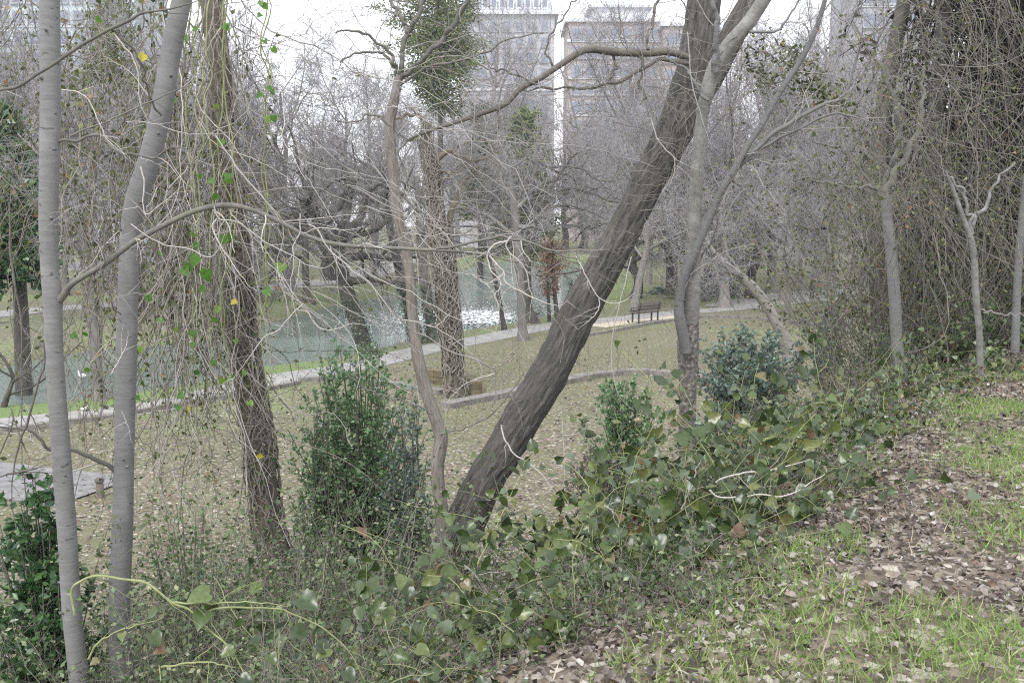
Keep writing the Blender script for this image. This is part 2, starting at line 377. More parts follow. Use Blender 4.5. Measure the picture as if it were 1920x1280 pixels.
def water_mat():
    m, n, b = newmat('green_grey_water'); tc = nd(n, 'ShaderNodeTexCoord').outputs['Object']
    b.inputs['Base Color'].default_value = (.12, .155, .14, 1); b.inputs['Roughness'].default_value = .08; b.inputs['IOR'].default_value = 1.33
    mp = nd(n, 'ShaderNodeMapping'); mp.inputs['Rotation'].default_value = (0, 0, .5); mp.inputs['Scale'].default_value = (1.0, 2.2, 1); n.links.new(tc, mp.inputs[0])
    a = ntex(n, mp.outputs[0], 1.6, 4, .6, .6); c = ntex(n, mp.outputs[0], 6, 3, .6, .3)
    ar = ntex(n, tc, .17, 3, .55); c_ = Gz(872, 594, -.4); ds = nd(n, 'ShaderNodeVectorMath', operation='DISTANCE'); n.links.new(tc, ds.inputs[0]); ds.inputs[1].default_value = tuple(c_)
    d1 = nd(n, 'ShaderNodeMath', operation='MULTIPLY_ADD'); n.links.new(ds.outputs['Value'], d1.inputs[0]); d1.inputs[1].default_value = -.022; n.links.new(ar.outputs['Fac'], d1.inputs[2])
    amp = ramp(n, d1.outputs[0], [(.0, (.10, .10, .10)), (.22, (.3, .3, .3)), (.38, (1, 1, 1))])
    hh = mixc(n, .5, a.outputs['Fac'], c.outputs['Fac']); hh = mixc(n, 1.0, hh, amp, 'MULTIPLY')
    bump(n, b, hh, 1.0, .85); return m
M['water'] = water_mat()
M['concrete'] = plain('pale_concrete', (.26, .25, .235), .9, .3, 2.2, .3)
M['asphalt'] = plain('worn_grey_asphalt', (.17, .165, .165), .9, .3, 5, .2)
M['kerbstone'] = plain('weathered_kerb_stone', (.17, .155, .14), .9, .45, 5, .6)
M['kerbside'] = plain('brown_kerb_side', (.14, .115, .095), .95, .3, 5, .5)
M['moss'] = plain('mossy_stone', (.12, .10, .055), .95, .55, 5, .8)
M['pebble'] = plain('tan_sand', (.42, .36, .28), .95, .2, 6, .3)

# ------------------------------------------------------------------ ground, lake
def build_ground():
    rows = [-60, -35, -20, -12, -7, -4, -2, -1, 0, .6, 1.2, 1.7]
    y = 2.0
    while y < 400: rows.append(y); y *= 1.019
    rows = np.array(rows); t = np.linspace(-1, 1, 201); t = t * (.55 + .45 * t * t)
    Yg, Tg = np.meshgrid(rows, t, indexing='ij')
    Xg = Tg * (np.abs(Yg) * 1.3 + 9) + .35 * np.abs(Yg) * 0
    Z = H(Xg, Yg); n, k = Xg.shape
    i = np.arange(n - 1)[:, None]; j = np.arange(k - 1)[None]
    Q = np.stack([i * k + j, i * k + j + 1, (i + 1) * k + j + 1, (i + 1) * k + j], -1)
    g = G(); g.raw(np.stack([Xg, Yg, Z], -1), Q.reshape(-1, 4))
    me = g.mesh('ground'); s = edge_s(Xg, Yg); l = lake_d(Xg, Yg)
    nz = fbm(Xg * .15, Yg * .15, Xg * 0)
    lit = .62 * ss(9, 3, s) + .28 * ss(-12, -2, l * 0 + l) * 0 + .1
    # leaves gather below the kerb and at the foot of the slope
    kx = np.exp(-((s - 9) / 5) ** 2) * .25
    lit = lit + kx + .12 * nz
    lit = np.where(Yg > 55, lit - .25, lit)
    gr = ss(.1, .6, nz) * .8 + ss(3, 0, np.abs(l + 1.6)) * .7
    gr = np.where((Yg > 24) & (Yg < 34) & (Xg < -6), gr + .5, gr)
    lit = np.where((Yg > 24) & (Yg < 34) & (Xg < -6) & (l > -3), lit - .5, lit)
    near = ss(-.5, -2.5, s); gr = gr + near * .4
    a = me.attributes.new('litter', 'FLOAT', 'POINT'); a.data.foreach_set('value', lit.astype(np.float32).ravel())
    a = me.attributes.new('green', 'FLOAT', 'POINT'); a.data.foreach_set('value', np.clip(gr, 0, 1).astype(np.float32).ravel())
    put('ground', me, M['ground'], kind='structure', label='leaf strewn grass bank and lawn')
build_ground()
g = G(); xs = np.linspace(-60, 40, 41); ys = np.linspace(16, 130, 41)
c4 = [(-70, 15, -.4), (60, 15, -.4), (60, 135, -.4), (-70, 135, -.4)]
g.raw(c4, [(0, 1, 2, 3)]); gput('lake_water', g, M['water'], kind='structure', label='green grey lake with wind ripples')

def strip(name, px, width, mat, z=.02, label=None, thick=.06, zpix=0.0, world=None, n=60):
    c = np.array([Gz(u, v, zpix)[:3] for u, v in px]) if world is None else np.array(world, float)
    c = cr(c, n); T = np.gradient(c[:, :2], axis=0); T /= np.linalg.norm(T, axis=1, keepdims=True)
    Nn = np.stack([-T[:, 1], T[:, 0]], 1) * width / 2
    a, b = c[:, :2] + Nn, c[:, :2] - Nn; g = G(); zz = np.full((n, 1), z); lo = np.full((n, 1), z - thick)
    V = np.stack([np.hstack([a, lo]), np.hstack([a, zz]), np.hstack([b, zz]), np.hstack([b, lo])], 1)
    i = np.arange(n - 1)[:, None]; j = np.arange(3)[None]
    Q = np.stack([i * 4 + j, i * 4 + j + 1, (i + 1) * 4 + j + 1, (i + 1) * 4 + j], -1)
    g.raw(V, Q.reshape(-1, 4)); return gput(name, g, mat, smooth=False, kind='structure', label=label)
strip('shore_path', [(-300, 846), (0, 797), (200, 776), (350, 752), (480, 718), (560, 704), (640, 692), (700, 680), (800, 655), (900, 637), (1030, 612), (1180, 596), (1290, 585), (1380, 578), (1480, 566), (1600, 558)], 1.5, M['concrete'], .025, 'grey concrete path along the near shore', n=120)
strip('far_path', [(250, 568), (410, 551), (500, 541), (560, 534), (640, 525), (690, 514), (735, 496), (790, 478)], 3.6, M['concrete'], .03, 'pale path on the far bank', n=80)
strip('left_far_path', [(-200, 607), (0, 590), (80, 581), (240, 570)], 2.6, M['concrete'], .035, 'pale path on the left bank')
strip('far_road', [(-400, 545), (0, 512), (240, 492), (500, 470), (800, 458)], 9, M['asphalt'], .03, 'grey road beyond the far bank')
strip('right_path_branch', [(1370, 577), (1440, 561), (1520, 551), (1600, 545)], 3.2, M['concrete'], .03, 'pale path curving away at right')
strip('drive', [(-300, 872), (-60, 893), (185, 922)], 2.0, M['asphalt'], .03, 'grey pavement below the bank at left', n=24)
strip('bench_pad', [(1110, 612), (1180, 602), (1262, 592)], 1.4, M['pebble'], .012, 'sandy strip around the bench')

def kerb(name, px, wd, ht, label, blk=.9):
    c = np.array([Gz(u, v, ht) for u, v in px]); L = np.linalg.norm(np.diff(c[:, :2], axis=0), axis=1).sum()
    n = max(3, int(L / blk)); c = cr(c, n + 1); root = thing(name, (*c[n // 2, :2], 0), label, 'kerb'); o = np.array(root.location)
    for k in range(n):
        a, b = c[k], c[k + 1]; d = b - a; l = np.hypot(d[0], d[1]); rz = math.atan2(d[1], d[0]); m = (a + b) / 2
        g = G(); dz = rng.uniform(-.015, .015); lg = l - .02
        hz = ht + dz; g.box((m[0], m[1], hz / 2 - .06), (lg, wd, hz + .12), rz + rng.uniform(-.01, .01))
        if k < 300: ob = gput('stone', g, M['kerbstone'], root, smooth=False)
kerb('retaining_kerb', [(834, 755), (900, 742), (975, 728), (1035, 714), (1080, 705), (1140, 695), (1215, 692), (1290, 700), (1360, 712)], .4, .14, 'low stone kerb curving across the lawn behind the big leaning trunk')
kerb('lawn_kerb', [(560, 708), (620, 704), (690, 709), (760, 720), (831, 730)], .28, .12, 'low stone kerb running from the green bush to the vine wrapped tree')
kerb('upper_kerb', [(1040, 632), (1110, 623), (1190, 609), (1262, 597), (1320, 591), (1400, 593), (1480, 600), (1540, 608)], .22, .12, 'low kerb edging the path beside the bench')
kerb('left_kerb', [(-200, 835), (0, 803), (90, 790), (215, 774), (330, 755), (470, 730), (560, 712)], .22, .12, 'low dark kerb between shore path and leafy lawn at left')
# mossy planter walls behind the vine wrapped tree
r = thing('mossy_wall', tuple(Gz(852, 740)), 'low mossy stone wall behind the vine wrapped tree', 'stone wall')
pts = [Gz(800, 716), Gz(856, 722), Gz(884, 730), Gz(894, 742)]
for a, b in zip(pts[:-1], pts[1:]):
    d = b - a; L = np.hypot(d[0], d[1]); n = max(1, int(round(L / .42)))
    for k in range(n):
        for lv in range(2):
            m = a + d * ((k + .5) / n); g = G()
            g.box((m[0], m[1], .10 + lv * .20), (L / n - .015, .3 + rng.uniform(-.02, .02), .19), math.atan2(d[1], d[0]) + rng.uniform(-.03, .03))
            gput('stone', g, M['moss'], r, smooth=False)

# ------------------------------------------------------------------ leaf shapes (x side, y along, z normal)
OVAL = (np.array([(0, 0, 0), (-.28, .45, .07), (0, 1, -.02), (.28, .45, .07), (0, .45, -.02)]), [(0, 4, 1), (4, 2, 1), (0, 3, 4), (4, 3, 2)])
QUADL = (np.array([(0, 0, 0), (-.3, .5, .06), (0, 1, -.04), (.3, .5, .06)]), [(0, 3, 2, 1)])
NEEDLE = (np.array([(-.06, 0, 0), (.06, 0, 0), (.02, 1, .05), (-.02, 1, .05)]), [(0, 1, 2, 3)])
BLADE = (np.array([(-.03, 0, 0), (.03, 0, 0), (.025, .55, .08), (-.025, .55, .08), (0, 1, .35)]), [(0, 1, 2), (0, 2, 3), (3, 2, 4)])
def heart():
    o = [(0, .06, 0), (-.16, -.02, .06), (-.36, .04, .16), (-.46, .22, .13), (-.43, .46, .17), (-.27, .72, .04), (0, 1.0, -.20),
         (.28, .72, .09), (.44, .46, .10), (.45, .22, .19), (.35, .04, .11), (.16, -.02, .05), (0, .45, -.04)]
    return np.array(o, float), [(12, i + 1 if i < 11 else 0, i) for i in range(12)]
HEART = heart()
CURL = (np.array([(-.10, 0, .02), (.12, 0, .1), (-.42, .5, .34), (.05, .5, -.04), (.46, .45, .22), (-.12, 1.05, .2), (.14, .95, .42)]),
        [(0, 1, 3), (0, 3, 2), (1, 4, 3), (2, 3, 5), (3, 6, 5), (3, 4, 6)])
TRIL = (np.array([(-.3, .1, 0), (.3, .25, .06), (0, 1, 0)]), [(0, 1, 2)])
def rdir(n, up=0.0):
    d = rng.normal(size=(n, 3)); d[:, 2] += up; return d / np.linalg.norm(d, axis=1, keepdims=True)

# ------------------------------------------------------------------ background tree templates
def bare_tree(h=13, r=.22, lean=(0, 0), gn=.10, nl=9, nb=8, nt=9, nq=6, spread=50, Ll=5.5, up=.06, rt=.0095):
    n = 12; z = np.linspace(0, 1, n); tr = np.stack([lean[0] * z ** 1.5 + gn * 2 * np.cumsum(rng.normal(size=n)) * .3, lean[1] * z ** 1.5 + gn * 2 * np.cumsum(rng.normal(size=n)) * .3, h * .72 * z - .15], 1); tr[0, :2] = 0
    R = r * (1 - .75 * z); R[0] *= 1.5; R[1] *= 1.08
    c = cr(np.hstack([tr, R[:, None]]), 24); tr, R = c[:, :3], c[:, 3]
    lp, lr = grow(tr, R, nl, (.2, 1), spread, Ll, 9, gn, (0, 0, up), .62, .3, .35, zig=gn * .5)
    bp, br = grow(lp, lr, nb, (.15, 1), 48, Ll * .45, 7, gn * 1.2, (0, 0, up), .55, .3, zig=gn, rmin=.012)
    tp, tt = grow(bp, br, nt, (.1, 1), 45, Ll * .22, 5, gn * 1.5, (0, 0, up), .55, .4, zig=gn, rmin=rt)
    qp, qr = grow(tp, tt, nq, (.1, 1), 42, Ll * .11, 3, gn, (0, 0, up), .7, .5, rmin=rt * .8)
    return tr, R, lp, lr, bp, br, tp, tt, qp, qr
def tree_parts(T, root, bmat, tmat, org):
    tr, R, lp, lr, bp, br, tp, tt, qp, qr = T
    g = G(); g.tubes(tr, R, 14, lobes=.15); gput('trunk', g, bmat, root, org)
    nb = len(bp) // len(lp)
    for i in range(len(lp)):
        g = G(); g.tubes(lp[i], lr[i], 6); g.tubes(bp[i * nb:(i + 1) * nb], br[i * nb:(i + 1) * nb], 4); gput('limb', g, bmat, root, org)
    g = G(); g.tubes(tp, tt, 3); g.tubes(qp, qr, 3); gput('twigs', g, tmat, root, org, kind='stuff')
def copy_tree(root):
    c = root.copy(); C.collection.objects.link(c)
    for ch in list(root.children):
        d = ch.copy(); C.collection.objects.link(d); d.parent = c
    return c

TPL = []
specs = [dict(h=14, r=.20, gn=.10, nl=11, Ll=5.2, up=.07), dict(h=12, r=.17, gn=.13, nl=9, Ll=4.8, up=.05, spread=58), dict(h=16, r=.26, gn=.08, nl=11, Ll=6.0, up=.09, spread=42),
         dict(h=11, r=.30, gn=.22, nl=9, Ll=6.8, up=.0, spread=66, nb=8)]
names = ['bare_tree', 'bare_tree', 'bare_tree', 'oak_tree']
# (pixel u, depth, template, scale, label)
BG = []
def bgadd(us, Ys, tpl, sc_, lab): BG.append((us, Ys, tpl, sc_, lab))
placed = [
 # across the lake, behind far bank
 (520, 82, 3, 1.0), (455, 95, 0, 1.0), (660, 125, 1, 1.2), (700, 92, 0, .95), (745, 112, 2, .9),
 (800, 128, 1, 1.1), (850, 135, 0, 1.1), (905, 132, 3, 1.25), (1010, 138, 0, 1.1), (1060, 132, 3, 1.1), (1100, 128, 1, 1.1), (1150, 118, 0, 1.0),
 (870, 165, 2, 1.0), (1120, 160, 2, 1.0), (500, 150, 1, 1.25),
 # right bank
 (1175, 88, 1, .9), (1215, 72, 0, .85), (1262, 66, 2, .75), (1330, 78, 3, .9), (1385, 70, 0, .9), (1446, 64, 2, .8), (1500, 74, 1, 1.0), (1560, 60, 0, .85), (1620, 70, 2, .85), (1300, 95, 1, 1.1),
 (1680, 58, 1, .95), (1240, 105, 0, 1.0), (1420, 100, 2, 1.0), (1545, 95, 3, 1.1), (1740, 70, 0, 1.0), (1480, 46, 1, .62), (1590, 42, 0, .6),
 # left bank
 (20, 70, 0, 1.0), (120, 62, 1, .95), (210, 75, 2, 1.0), (300, 60, 0, .9), (370, 72, 3, .9), (60, 95, 3, 1.2), (250, 100, 0, 1.2), (420, 112, 2, 1.1), (-60, 60, 2, 1.0), (340, 90, 1, 1.2),
 (925, 122, 2, 1.55), (1170, 100, 0, 1.45), (860, 118, 1, 1.5), (450, 60, 0, .95), (545, 64, 2, .85), (650, 60, 0, .9), (705, 70, 1, 1.1), (620, 76, 3, .95),  (930, 155, 0, 1.3), (1090, 145, 3, 1.2),
 (1190, 60, 3, .8), (1285, 56, 1, .85), (1360, 54, 2, .8), (1410, 60, 3, .9), (1470, 58, 0, .9), (1530, 66, 2, 1.0), (1650, 50, 3, .9), (1700, 84, 2, 1.2), (1340, 115, 3, 1.2), (1500, 120, 0, 1.3), (1160, 145, 3, 1.3),
 (160, 48, 1, .8), (260, 52, 3, .8), (400, 56, 0, .85), (-20, 46, 0, .9), (310, 44, 2, .8)]
WHERE = [((0, 430), 'on the left bank behind the hanging vines'), ((430, 780), 'across the lake beyond the far path'), ((780, 1165), 'at the far end of the lake'), ((1165, 3000), 'on the right bank beyond the bench')]
KIND = {0: 'bare grey tree with an upright crown', 1: 'bare grey tree with a loose spreading crown', 2: 'tall bare tree with a narrow crown', 3: 'dark bare oak with wide twisted limbs'}
for k in range(4):
    T = bare_tree(**specs[k])
    root = None
    for u, Y, t, s_ in placed:
        if t != k: continue
        if root is None:
            root = thing(names[k], (0, 0, 0), '', 'tree'); tree_parts(T, root, M['oakbark'] if k == 3 else M['farbark'], M['oaktwig'] if k == 3 else M['fartwig'], (0, 0, 0)); o = root
        else: o = copy_tree(root)
        s_ = s_ * (1.42 if Y > 80 else 1.28); x = (u - 960) / F * Y
        o.location = (x, Y, H1(x, Y)); o.rotation_euler = (0, 0, rng.random() * 6.28); o.scale = (s_, s_, s_ * rng.uniform(.92, 1.08))
        wh = [wz for (a, b), wz in WHERE if (a <= u < b)] or [WHERE[0][1]]
        o['label'] = KIND[k] + ' ' + wh[0]; o['group'] = 'background trees ' + wh[0]; o['category'] = 'tree'
# ---- evergreens far off
def conifer(u, v0, v1, Y, hw, label, n=9000, mat='cedar', name='cedar_tree', dens=1.0, irregular=.45, round_=False, ls=(.14, .30)):
    top = P(u, v0, Y)[2]; bot = P(u, v1, Y)[2]; x = (u - 960) / F * Y; gz = H1(x, Y)
    root = thing(name, (x, Y, gz), label, 'tree'); rad = hw / F * Y
    g = G(); tp = np.array([(x, Y, gz - .2), (x + .1, Y, (gz + top) / 2), (x, Y, top - .3)]); c = cr(np.hstack([tp, [[.28], [.18], [.04]]]), 14); g.tubes(c[:, :3], c[:, 3], 10); gput('trunk', g, M['oakbark'], root)
    nc = 190; t = np.sort(rng.random(nc) ** .85); z = top - (top - bot) * t
    prof = (np.sin(math.pi * (.10 + .82 * t)) ** .8 if round_ else np.clip(.15 + .9 * t, 0, 1)) * rad
    az = rng.random(nc) * 6.28; ln = prof * (.55 + .5 * rng.random(nc)) * (1 - irregular * rng.random(nc) ** 2)
    b0 = np.stack([np.full(nc, x), np.full(nc, Y), z], 1); d = np.stack([np.cos(az), np.sin(az), .35 - .5 * t], 1)
    Pl, Rl = walk(b0, d / np.linalg.norm(d, axis=1, keepdims=True), ln, 7, .08, (0, 0, -.02), np.full(nc, .05), .2)
    g = G(); g.tubes(Pl, Rl, 3); gput('branches', g, M['oakbark'], root)
    wq = ln / ln.sum(); idx = rng.choice(nc, n, p=wq); f = (rng.random(n) ** .6) * 5.99; j = f.astype(int); fr = (f - j)[:, None]
    off = rng.normal(size=(n, 3)) * [1, 1, .6] * (rad * .13 * (1.25 - f / 8))[:, None]
    pos = Pl[idx, j] * (1 - fr) + Pl[idx, j + 1] * fr + off
    g = G(); g.leaves(pos, rdir(n, .6), Pl[idx, 6] - Pl[idx, 0] + rdir(n) * .8, rng.uniform(*ls, n) * max(1, Y / 60), QUADL)
    gput('foliage', g, M[mat], root, kind='stuff')
conifer(826, -75, 205, 78, 122, 'tall green cedar crown rising above the far trees near the mansard tower', 32000, round_=True, irregular=.6, ls=(.09, .2))
conifer(985, 205, 470, 74, 95, 'dark green cedar half hidden behind bare oak branches at centre', 12000, irregular=.9)
conifer(900, 195, 400, 84, 70, 'small olive cedar left of the central cedar', 5000, irregular=.9)
conifer(30, 200, 520, 30, 95, 'dark evergreen at the left edge behind the slim grey trunk', 12000, mat='darkleaf', name='evergreen_tree')
conifer(235, -30, 300, 55, 110, 'olive evergreen behind the pair of slim grey trunks', 12000, name='evergreen_tree')

# ------------------------------------------------------------------ buildings
M['stone'] = plain('tower_stone', (.36, .35, .37), .9, .08, .3)
M['slate'] = plain('blue_grey_slate', (.30, .34, .42), .7, .12, .5)
M['whitetrim'] = plain('white_trim', (.5, .5, .52), .8, .05, 1)
M['brick'] = plain('pinkish_brick', (.32, .27, .255), .9, .12, .6)
M['greywall'] = plain('grey_wall', (.32, .32, .34), .9, .08, .4)
M['tealwall'] = plain('pale_teal_wall', (.36, .41, .43), .6, .1, .3)
mg, ng_, bgl = newmat('window_glass'); bgl.inputs['Base Color'].default_value = (.15, .17, .22, 1); bgl.inputs['Roughness'].default_value = .12; bgl.inputs['Specular IOR Level'].default_value = .8; M['glass'] = mg
def shared(g, name, mat, smooth=False): me = g.mesh(name, (0, 0, 0), smooth); me.materials.append(mat); return me
g = G(); g.box((0, 0, 0), (1.9, .12, 2.2)); g.box((0, -.1, -1.15), (2.1, .25, .14)); W_FR = shared(g, 'window', M['greywall'])
g = G(); g.box((0, -.08, 0), (1.5, .06, 1.8)); W_PA = shared(g, 'pane', M['glass'])
def add_window(root, loc, rz=0, sc3=(1, 1, 1)):
    f = put('window', W_FR, None, root, loc=loc); f.rotation_euler = (0, 0, rz); f.scale = sc3; p = put('pane', W_PA, None, f)
def gridwin(root, face_x0, face_x1, y, z0, z1, nx, nz, rz=0):
    for i in range(nx):
        for k in range(nz):
            add_window(root, (face_x0 + (face_x1 - face_x0) * (i + .5) / nx, y, z0 + (z1 - z0) * (k + .5) / nz), rz)
# tower with mansard and dormers
Y = 225; px = Y / F
cx = (950 - 960) * px; zc = P(950, 26, Y)[2]; wT = 175 * px
root = thing('mansard_tower', (cx, Y + 9, 0), 'tall pale stone tower with slate mansard roof and a row of white arched dormers', 'building')
g = G(); g.box((cx, Y + 9, zc / 2), (wT, 18, zc)); gput('wall', g, M['stone'], root, smooth=False)
g = G()
for dz, ov in ((0, .9), (.5, .6), (-16, .35)): g = G(); g.box((cx, Y + 9, zc + dz), (wT + ov * 2, 18 + ov * 2, .5)); gput('cornice', g, M['whitetrim'], root, smooth=False)
g = G(); a = wT / 2 - .3; b = wT / 2 - 2.6; z0 = zc + .8; z1 = zc + 8.5
v = [(cx - a, Y + .3, z0), (cx + a, Y + .3, z0), (cx + a, Y + 17.7, z0), (cx - a, Y + 17.7, z0), (cx - b, Y + 2.6, z1), (cx + b, Y + 2.6, z1), (cx + b, Y + 15.4, z1), (cx - b, Y + 15.4, z1)]
g.raw(v, [(0, 1, 5, 4), (1, 2, 6, 5), (2, 3, 7, 6), (3, 0, 4, 7), (4, 5, 6, 7)]); gput('roof', g, M['slate'], root, smooth=False)
g = G()
arch = [(-.8, 0), (.8, 0), (.8, 1.6)] + [(.8 * math.cos(t), 1.6 + .8 * math.sin(t)) for t in np.linspace(.3, math.pi - .3, 6)] + [(-.8, 1.6)]
def extr(pts, y0, y1):
    n = len(pts); v = [(x, y0, z) for x, z in pts] + [(x, y1, z) for x, z in pts]
    q = [(i, (i + 1) % n, (i + 1) % n + n, i + n) for i in range(n)]
    t = [(0, i + 1, i) for i in range(1, n - 1)]; return v, q, t
v, q, t = extr(arch, 0, 2.2); g.raw(v, q, [tuple(x) for x in np.array(t)[:, ::-1]]); D_ME = shared(g, 'dormer', M['whitetrim'])
g = G(); v, q, t = extr([(x * .55, .4 + z * .75) for x, z in arch], -.06, -.02); g.raw(v, q, [tuple(x) for x in np.array(t)[:, ::-1]]); D_PA = shared(g, 'pane', M['glass'])
for i in range(10):
    d = put('dormer', D_ME, None, root, loc=(-a + .9 + (2 * a - 1.8) * (i + .5) / 10, -9 + .1, zc + 1.0)); put('pane', D_PA, None, d)
gridwin(root, -wT / 2 + .8, wT / 2 - .8, -9.1, zc - 24, zc - 1, 7, 7)
# brick block with penthouse
Y = 190; px = Y / F
def slab(name, u0, u1, vt, Y, dep, mat, label, nx, nz, fl, trim=True):
    px = Y / F; x0, x1 = (u0 - 960) * px, (u1 - 960) * px; zt = P(960, vt, Y)[2]; c = (x0 + x1) / 2
    root = thing(name, (c, Y + dep / 2, 0), label, 'building')
    g = G(); g.box((c, Y + dep / 2, zt / 2), (x1 - x0, dep, zt)); gput('wall', g, mat, root, smooth=False)
    g = G(); g.box((c, Y + dep / 2, zt + .3), (x1 - x0 + 1.2, dep + 1.2, .6))
    gput('cornice', g, M['whitetrim'], root, smooth=False)
    for k in range(1, int(nz), 2): g = G(); g.box((c, Y - .05, zt - fl * k), (x1 - x0 + .3, .3, .45)); gput('string_course', g, M['whitetrim'], root, smooth=False)
    gridwin(root, x0 - c + .5, x1 - c - .5, -dep / 2 - .1, zt - fl * nz - .2, zt - .4, nx, nz)
    return root, c, zt
r1, c1, z1_ = slab('brick_apartments', 1062, 1232, 42, 190, 16, M['brick'], 'pinkish brick block with white bands and a white rooftop penthouse', 7, 7, 3.3)
g = G(); g.box((c1 + 1.5, 199, z1_ + 1.8), (10.5, 9, 3.2)); g.box((c1 + 1.5, 199, z1_ + 3.6), (12, 10.5, .45)); gput('penthouse', g, M['whitetrim'], r1, smooth=False)
slab('brick_annex', 1236, 1282, 50, 186, 14, M['brick'], 'narrow brick wing to the right of the penthouse block', 2, 7, 3.3)
slab('grey_highrise', 1592, 1730, -120, 150, 14, M['greywall'], 'grey high rise behind bare branches at the upper right', 6, 12, 3.2)
slab('glass_highrise', -40, 275, -150, 170, 16, M['tealwall'], 'pale blue high rise at the upper left behind the trees', 11, 12, 3.3)
slab('white_house', 816, 900, 272, 150, 8, M['whitetrim'], 'low white house beyond the knobbly tree crown', 4, 2, 2.9)

# ------------------------------------------------------------------ foreground and middle trees (traced)
def ftree(name, label, trunk, Y, mat, sides=28, n=160, barkd=None, limbs=(), limbmat=None, twig=None, extra=None, lobes=None, cat='tree', group=None):
    c, R = trace(trunk, Y, n); root = thing(name, tuple(c[0]), label, cat, group)
    g = G(); g.tubes(c, R, sides, bark=barkd, lobes=lobes); gput('trunk', g, mat, root)
    allP = []
    for i, lb in enumerate(limbs):
        pts, yy = lb[0], lb[1]
        lp, lr = trace(pts, yy, 60, wig=lb[2] if len(lb) > 2 else .012, seed=i * 3.1 + 1)
        g = G(); g.tubes(lp, lr, 10, bark=(lr.mean() * .12, 60, 12)); gput('limb', g, limbmat or mat, root); allP.append((lp, lr))
    return root, c, R, allP
root_D, cD, RD, _l = ftree('leaning_tree', 'thick dark trunk with furrowed bark leaning to the right across the centre',
    [(745, 1262, 130), (778, 1190, 116), (800, 1120, 104), (838, 1060, 92), (864, 1000, 80), (911, 900, 74), (943, 850, 74), (985, 775, 74), (1031, 700, 74), (1065, 630, 72), (1100, 560, 70), (1136, 495, 66), (1171, 430, 62), (1210, 350, 62), (1245, 285, 66), (1275, 225, 74), (1291, 180, 76), (1304, 120, 66), (1312, 60, 62), (1320, 0, 60), (1330, -130, 52)],
    (7.8, 8.0), M['lean'], 76, 440, (.014, 30, 4.5), lobes=.05)
for pts in ([(1285, 215, 40), (1318, 165, 52), (1345, 120, 50), (1372, 70, 48), (1400, 20, 46), (1445, -70, 42)],):
    lp, lr = trace(pts, 8.05, 160); g = G(); g.tubes(lp, lr, 48, bark=(.011, 30, 4.5)); gput('fork', g, M['lean'], root_D)
LD = [([(1290, 110, 12), (1255, 97, 13), (1211, 97, 15), (1144, 97, 15), (1104, 94, 14), (1077, 104, 12), (1026, 138, 11), (976, 171, 10), (942, 198, 10), (895, 215, 9), (842, 232, 8), (791, 249, 6), (751, 269, 3)], (7.7, 7.2)),
      ([(1290, 118, 9), (1240, 112, 7), (1200, 130, 7), (1161, 151, 7), (1110, 163, 5), (1026, 166, 4), (979, 168, 2)], (7.7, 7.4)),
      ([(1200, 100, 7), (1206, 135, 5), (1196, 160, 6), (1210, 180, 5), (1200, 195, 2)], 7.6),
      ([(1150, 100, 6), (1155, 130, 5), (1130, 160, 4), (1105, 170, 2)], 7.6),
      ([(1009, 158, 4), (962, 138, 4), (929, 131, 3), (905, 122, 2)], 7.4),
      ([(935, 200, 4), (935, 235, 4), (922, 260, 3), (930, 285, 2)], 7.3),
      ([(1040, 130, 5), (1025, 90, 4), (1050, 40, 3), (1085, -10, 3)], 7.5),
      ([(1215, 92, 7), (1222, 40, 6), (1245, -20, 5)], 7.6)]
DL = []
for i, (pts, yy) in enumerate(LD):
    lp, lr = trace(pts, yy, 60, wig=.015, seed=i * 2.7); g = G(); g.tubes(lp, lr, 10, bark=(.002, 60, 12), lobes=.15); gput('limb', g, M['darklimb'], root_D); DL.append((lp, lr))

root_E, cE, RE, _ = ftree('shaggy_tree', 'slender tree with shaggy grey bark beside the base of the leaning trunk, forking high up',
    [(862, 1210, 46), (848, 1110, 40), (838, 1050, 32), (832, 1000, 28), (826, 940, 26), (820, 880, 26), (827, 820, 27), (815, 780, 25), (800, 735, 24), (788, 690, 23), (779, 640, 21), (773, 580, 20), (769, 520, 19), (757, 450, 18), (745, 400, 20), (738, 330, 20), (731, 240, 20), (744, 165, 18), (749, 140, 15)],
    (7.55, 7.2), M['stripbark'], 40, 420, (.005, 75, 7), lobes=.1)
LE = [([(748, 150, 10), (752, 118, 10), (764, 67, 9), (781, 34, 9), (798, -15, 8)], 7.2), ([(766, 66, 7), (752, 38, 7), (741, 20, 7), (728, -12, 6)], 7.2),
      ([(750, 150, 9), (781, 124, 9), (821, 81, 9), (855, 40, 9), (885, -12, 8)], (7.2, 7.0)), ([(752, 158, 5), (791, 131, 5), (841, 118, 5), (909, 101, 4), (942, 77, 3), (1020, 64, 2)], (7.2, 7.0)),
      ([(745, 140, 6), (731, 101, 6), (697, 70, 5), (674, 60, 5), (630, 60, 3)], (7.2, 7.0)), ([(743, 128, 5), (720, 101, 5), (684, 97, 4), (636, 116, 3)], (7.2, 7.1)),
      ([(740, 240, 4), (760, 262, 4), (745, 290, 3), (765, 330, 3), (790, 370, 3), (798, 430, 2)], (7.1, 7.0)), ([(735, 240, 4), (700, 215, 4), (660, 230, 3), (620, 220, 2)], (7.1, 7.0)),
      ([(812, 775, 4), (770, 755, 3), (700, 735, 2.5), (650, 700, 2)], (7.3, 7.2)), ([(824, 812, 4), (880, 800, 3), (930, 770, 3), (980, 700, 2)], (7.3, 7.1))]
EL = []
for i, (pts, yy) in enumerate(LE):
    lp, lr = trace(pts, yy, 50, wig=.015, seed=i * 1.7 + 40); g = G(); g.tubes(lp, lr, 9, lobes=.1); gput('limb', g, M['limb'], root_E); EL.append((lp, lr))

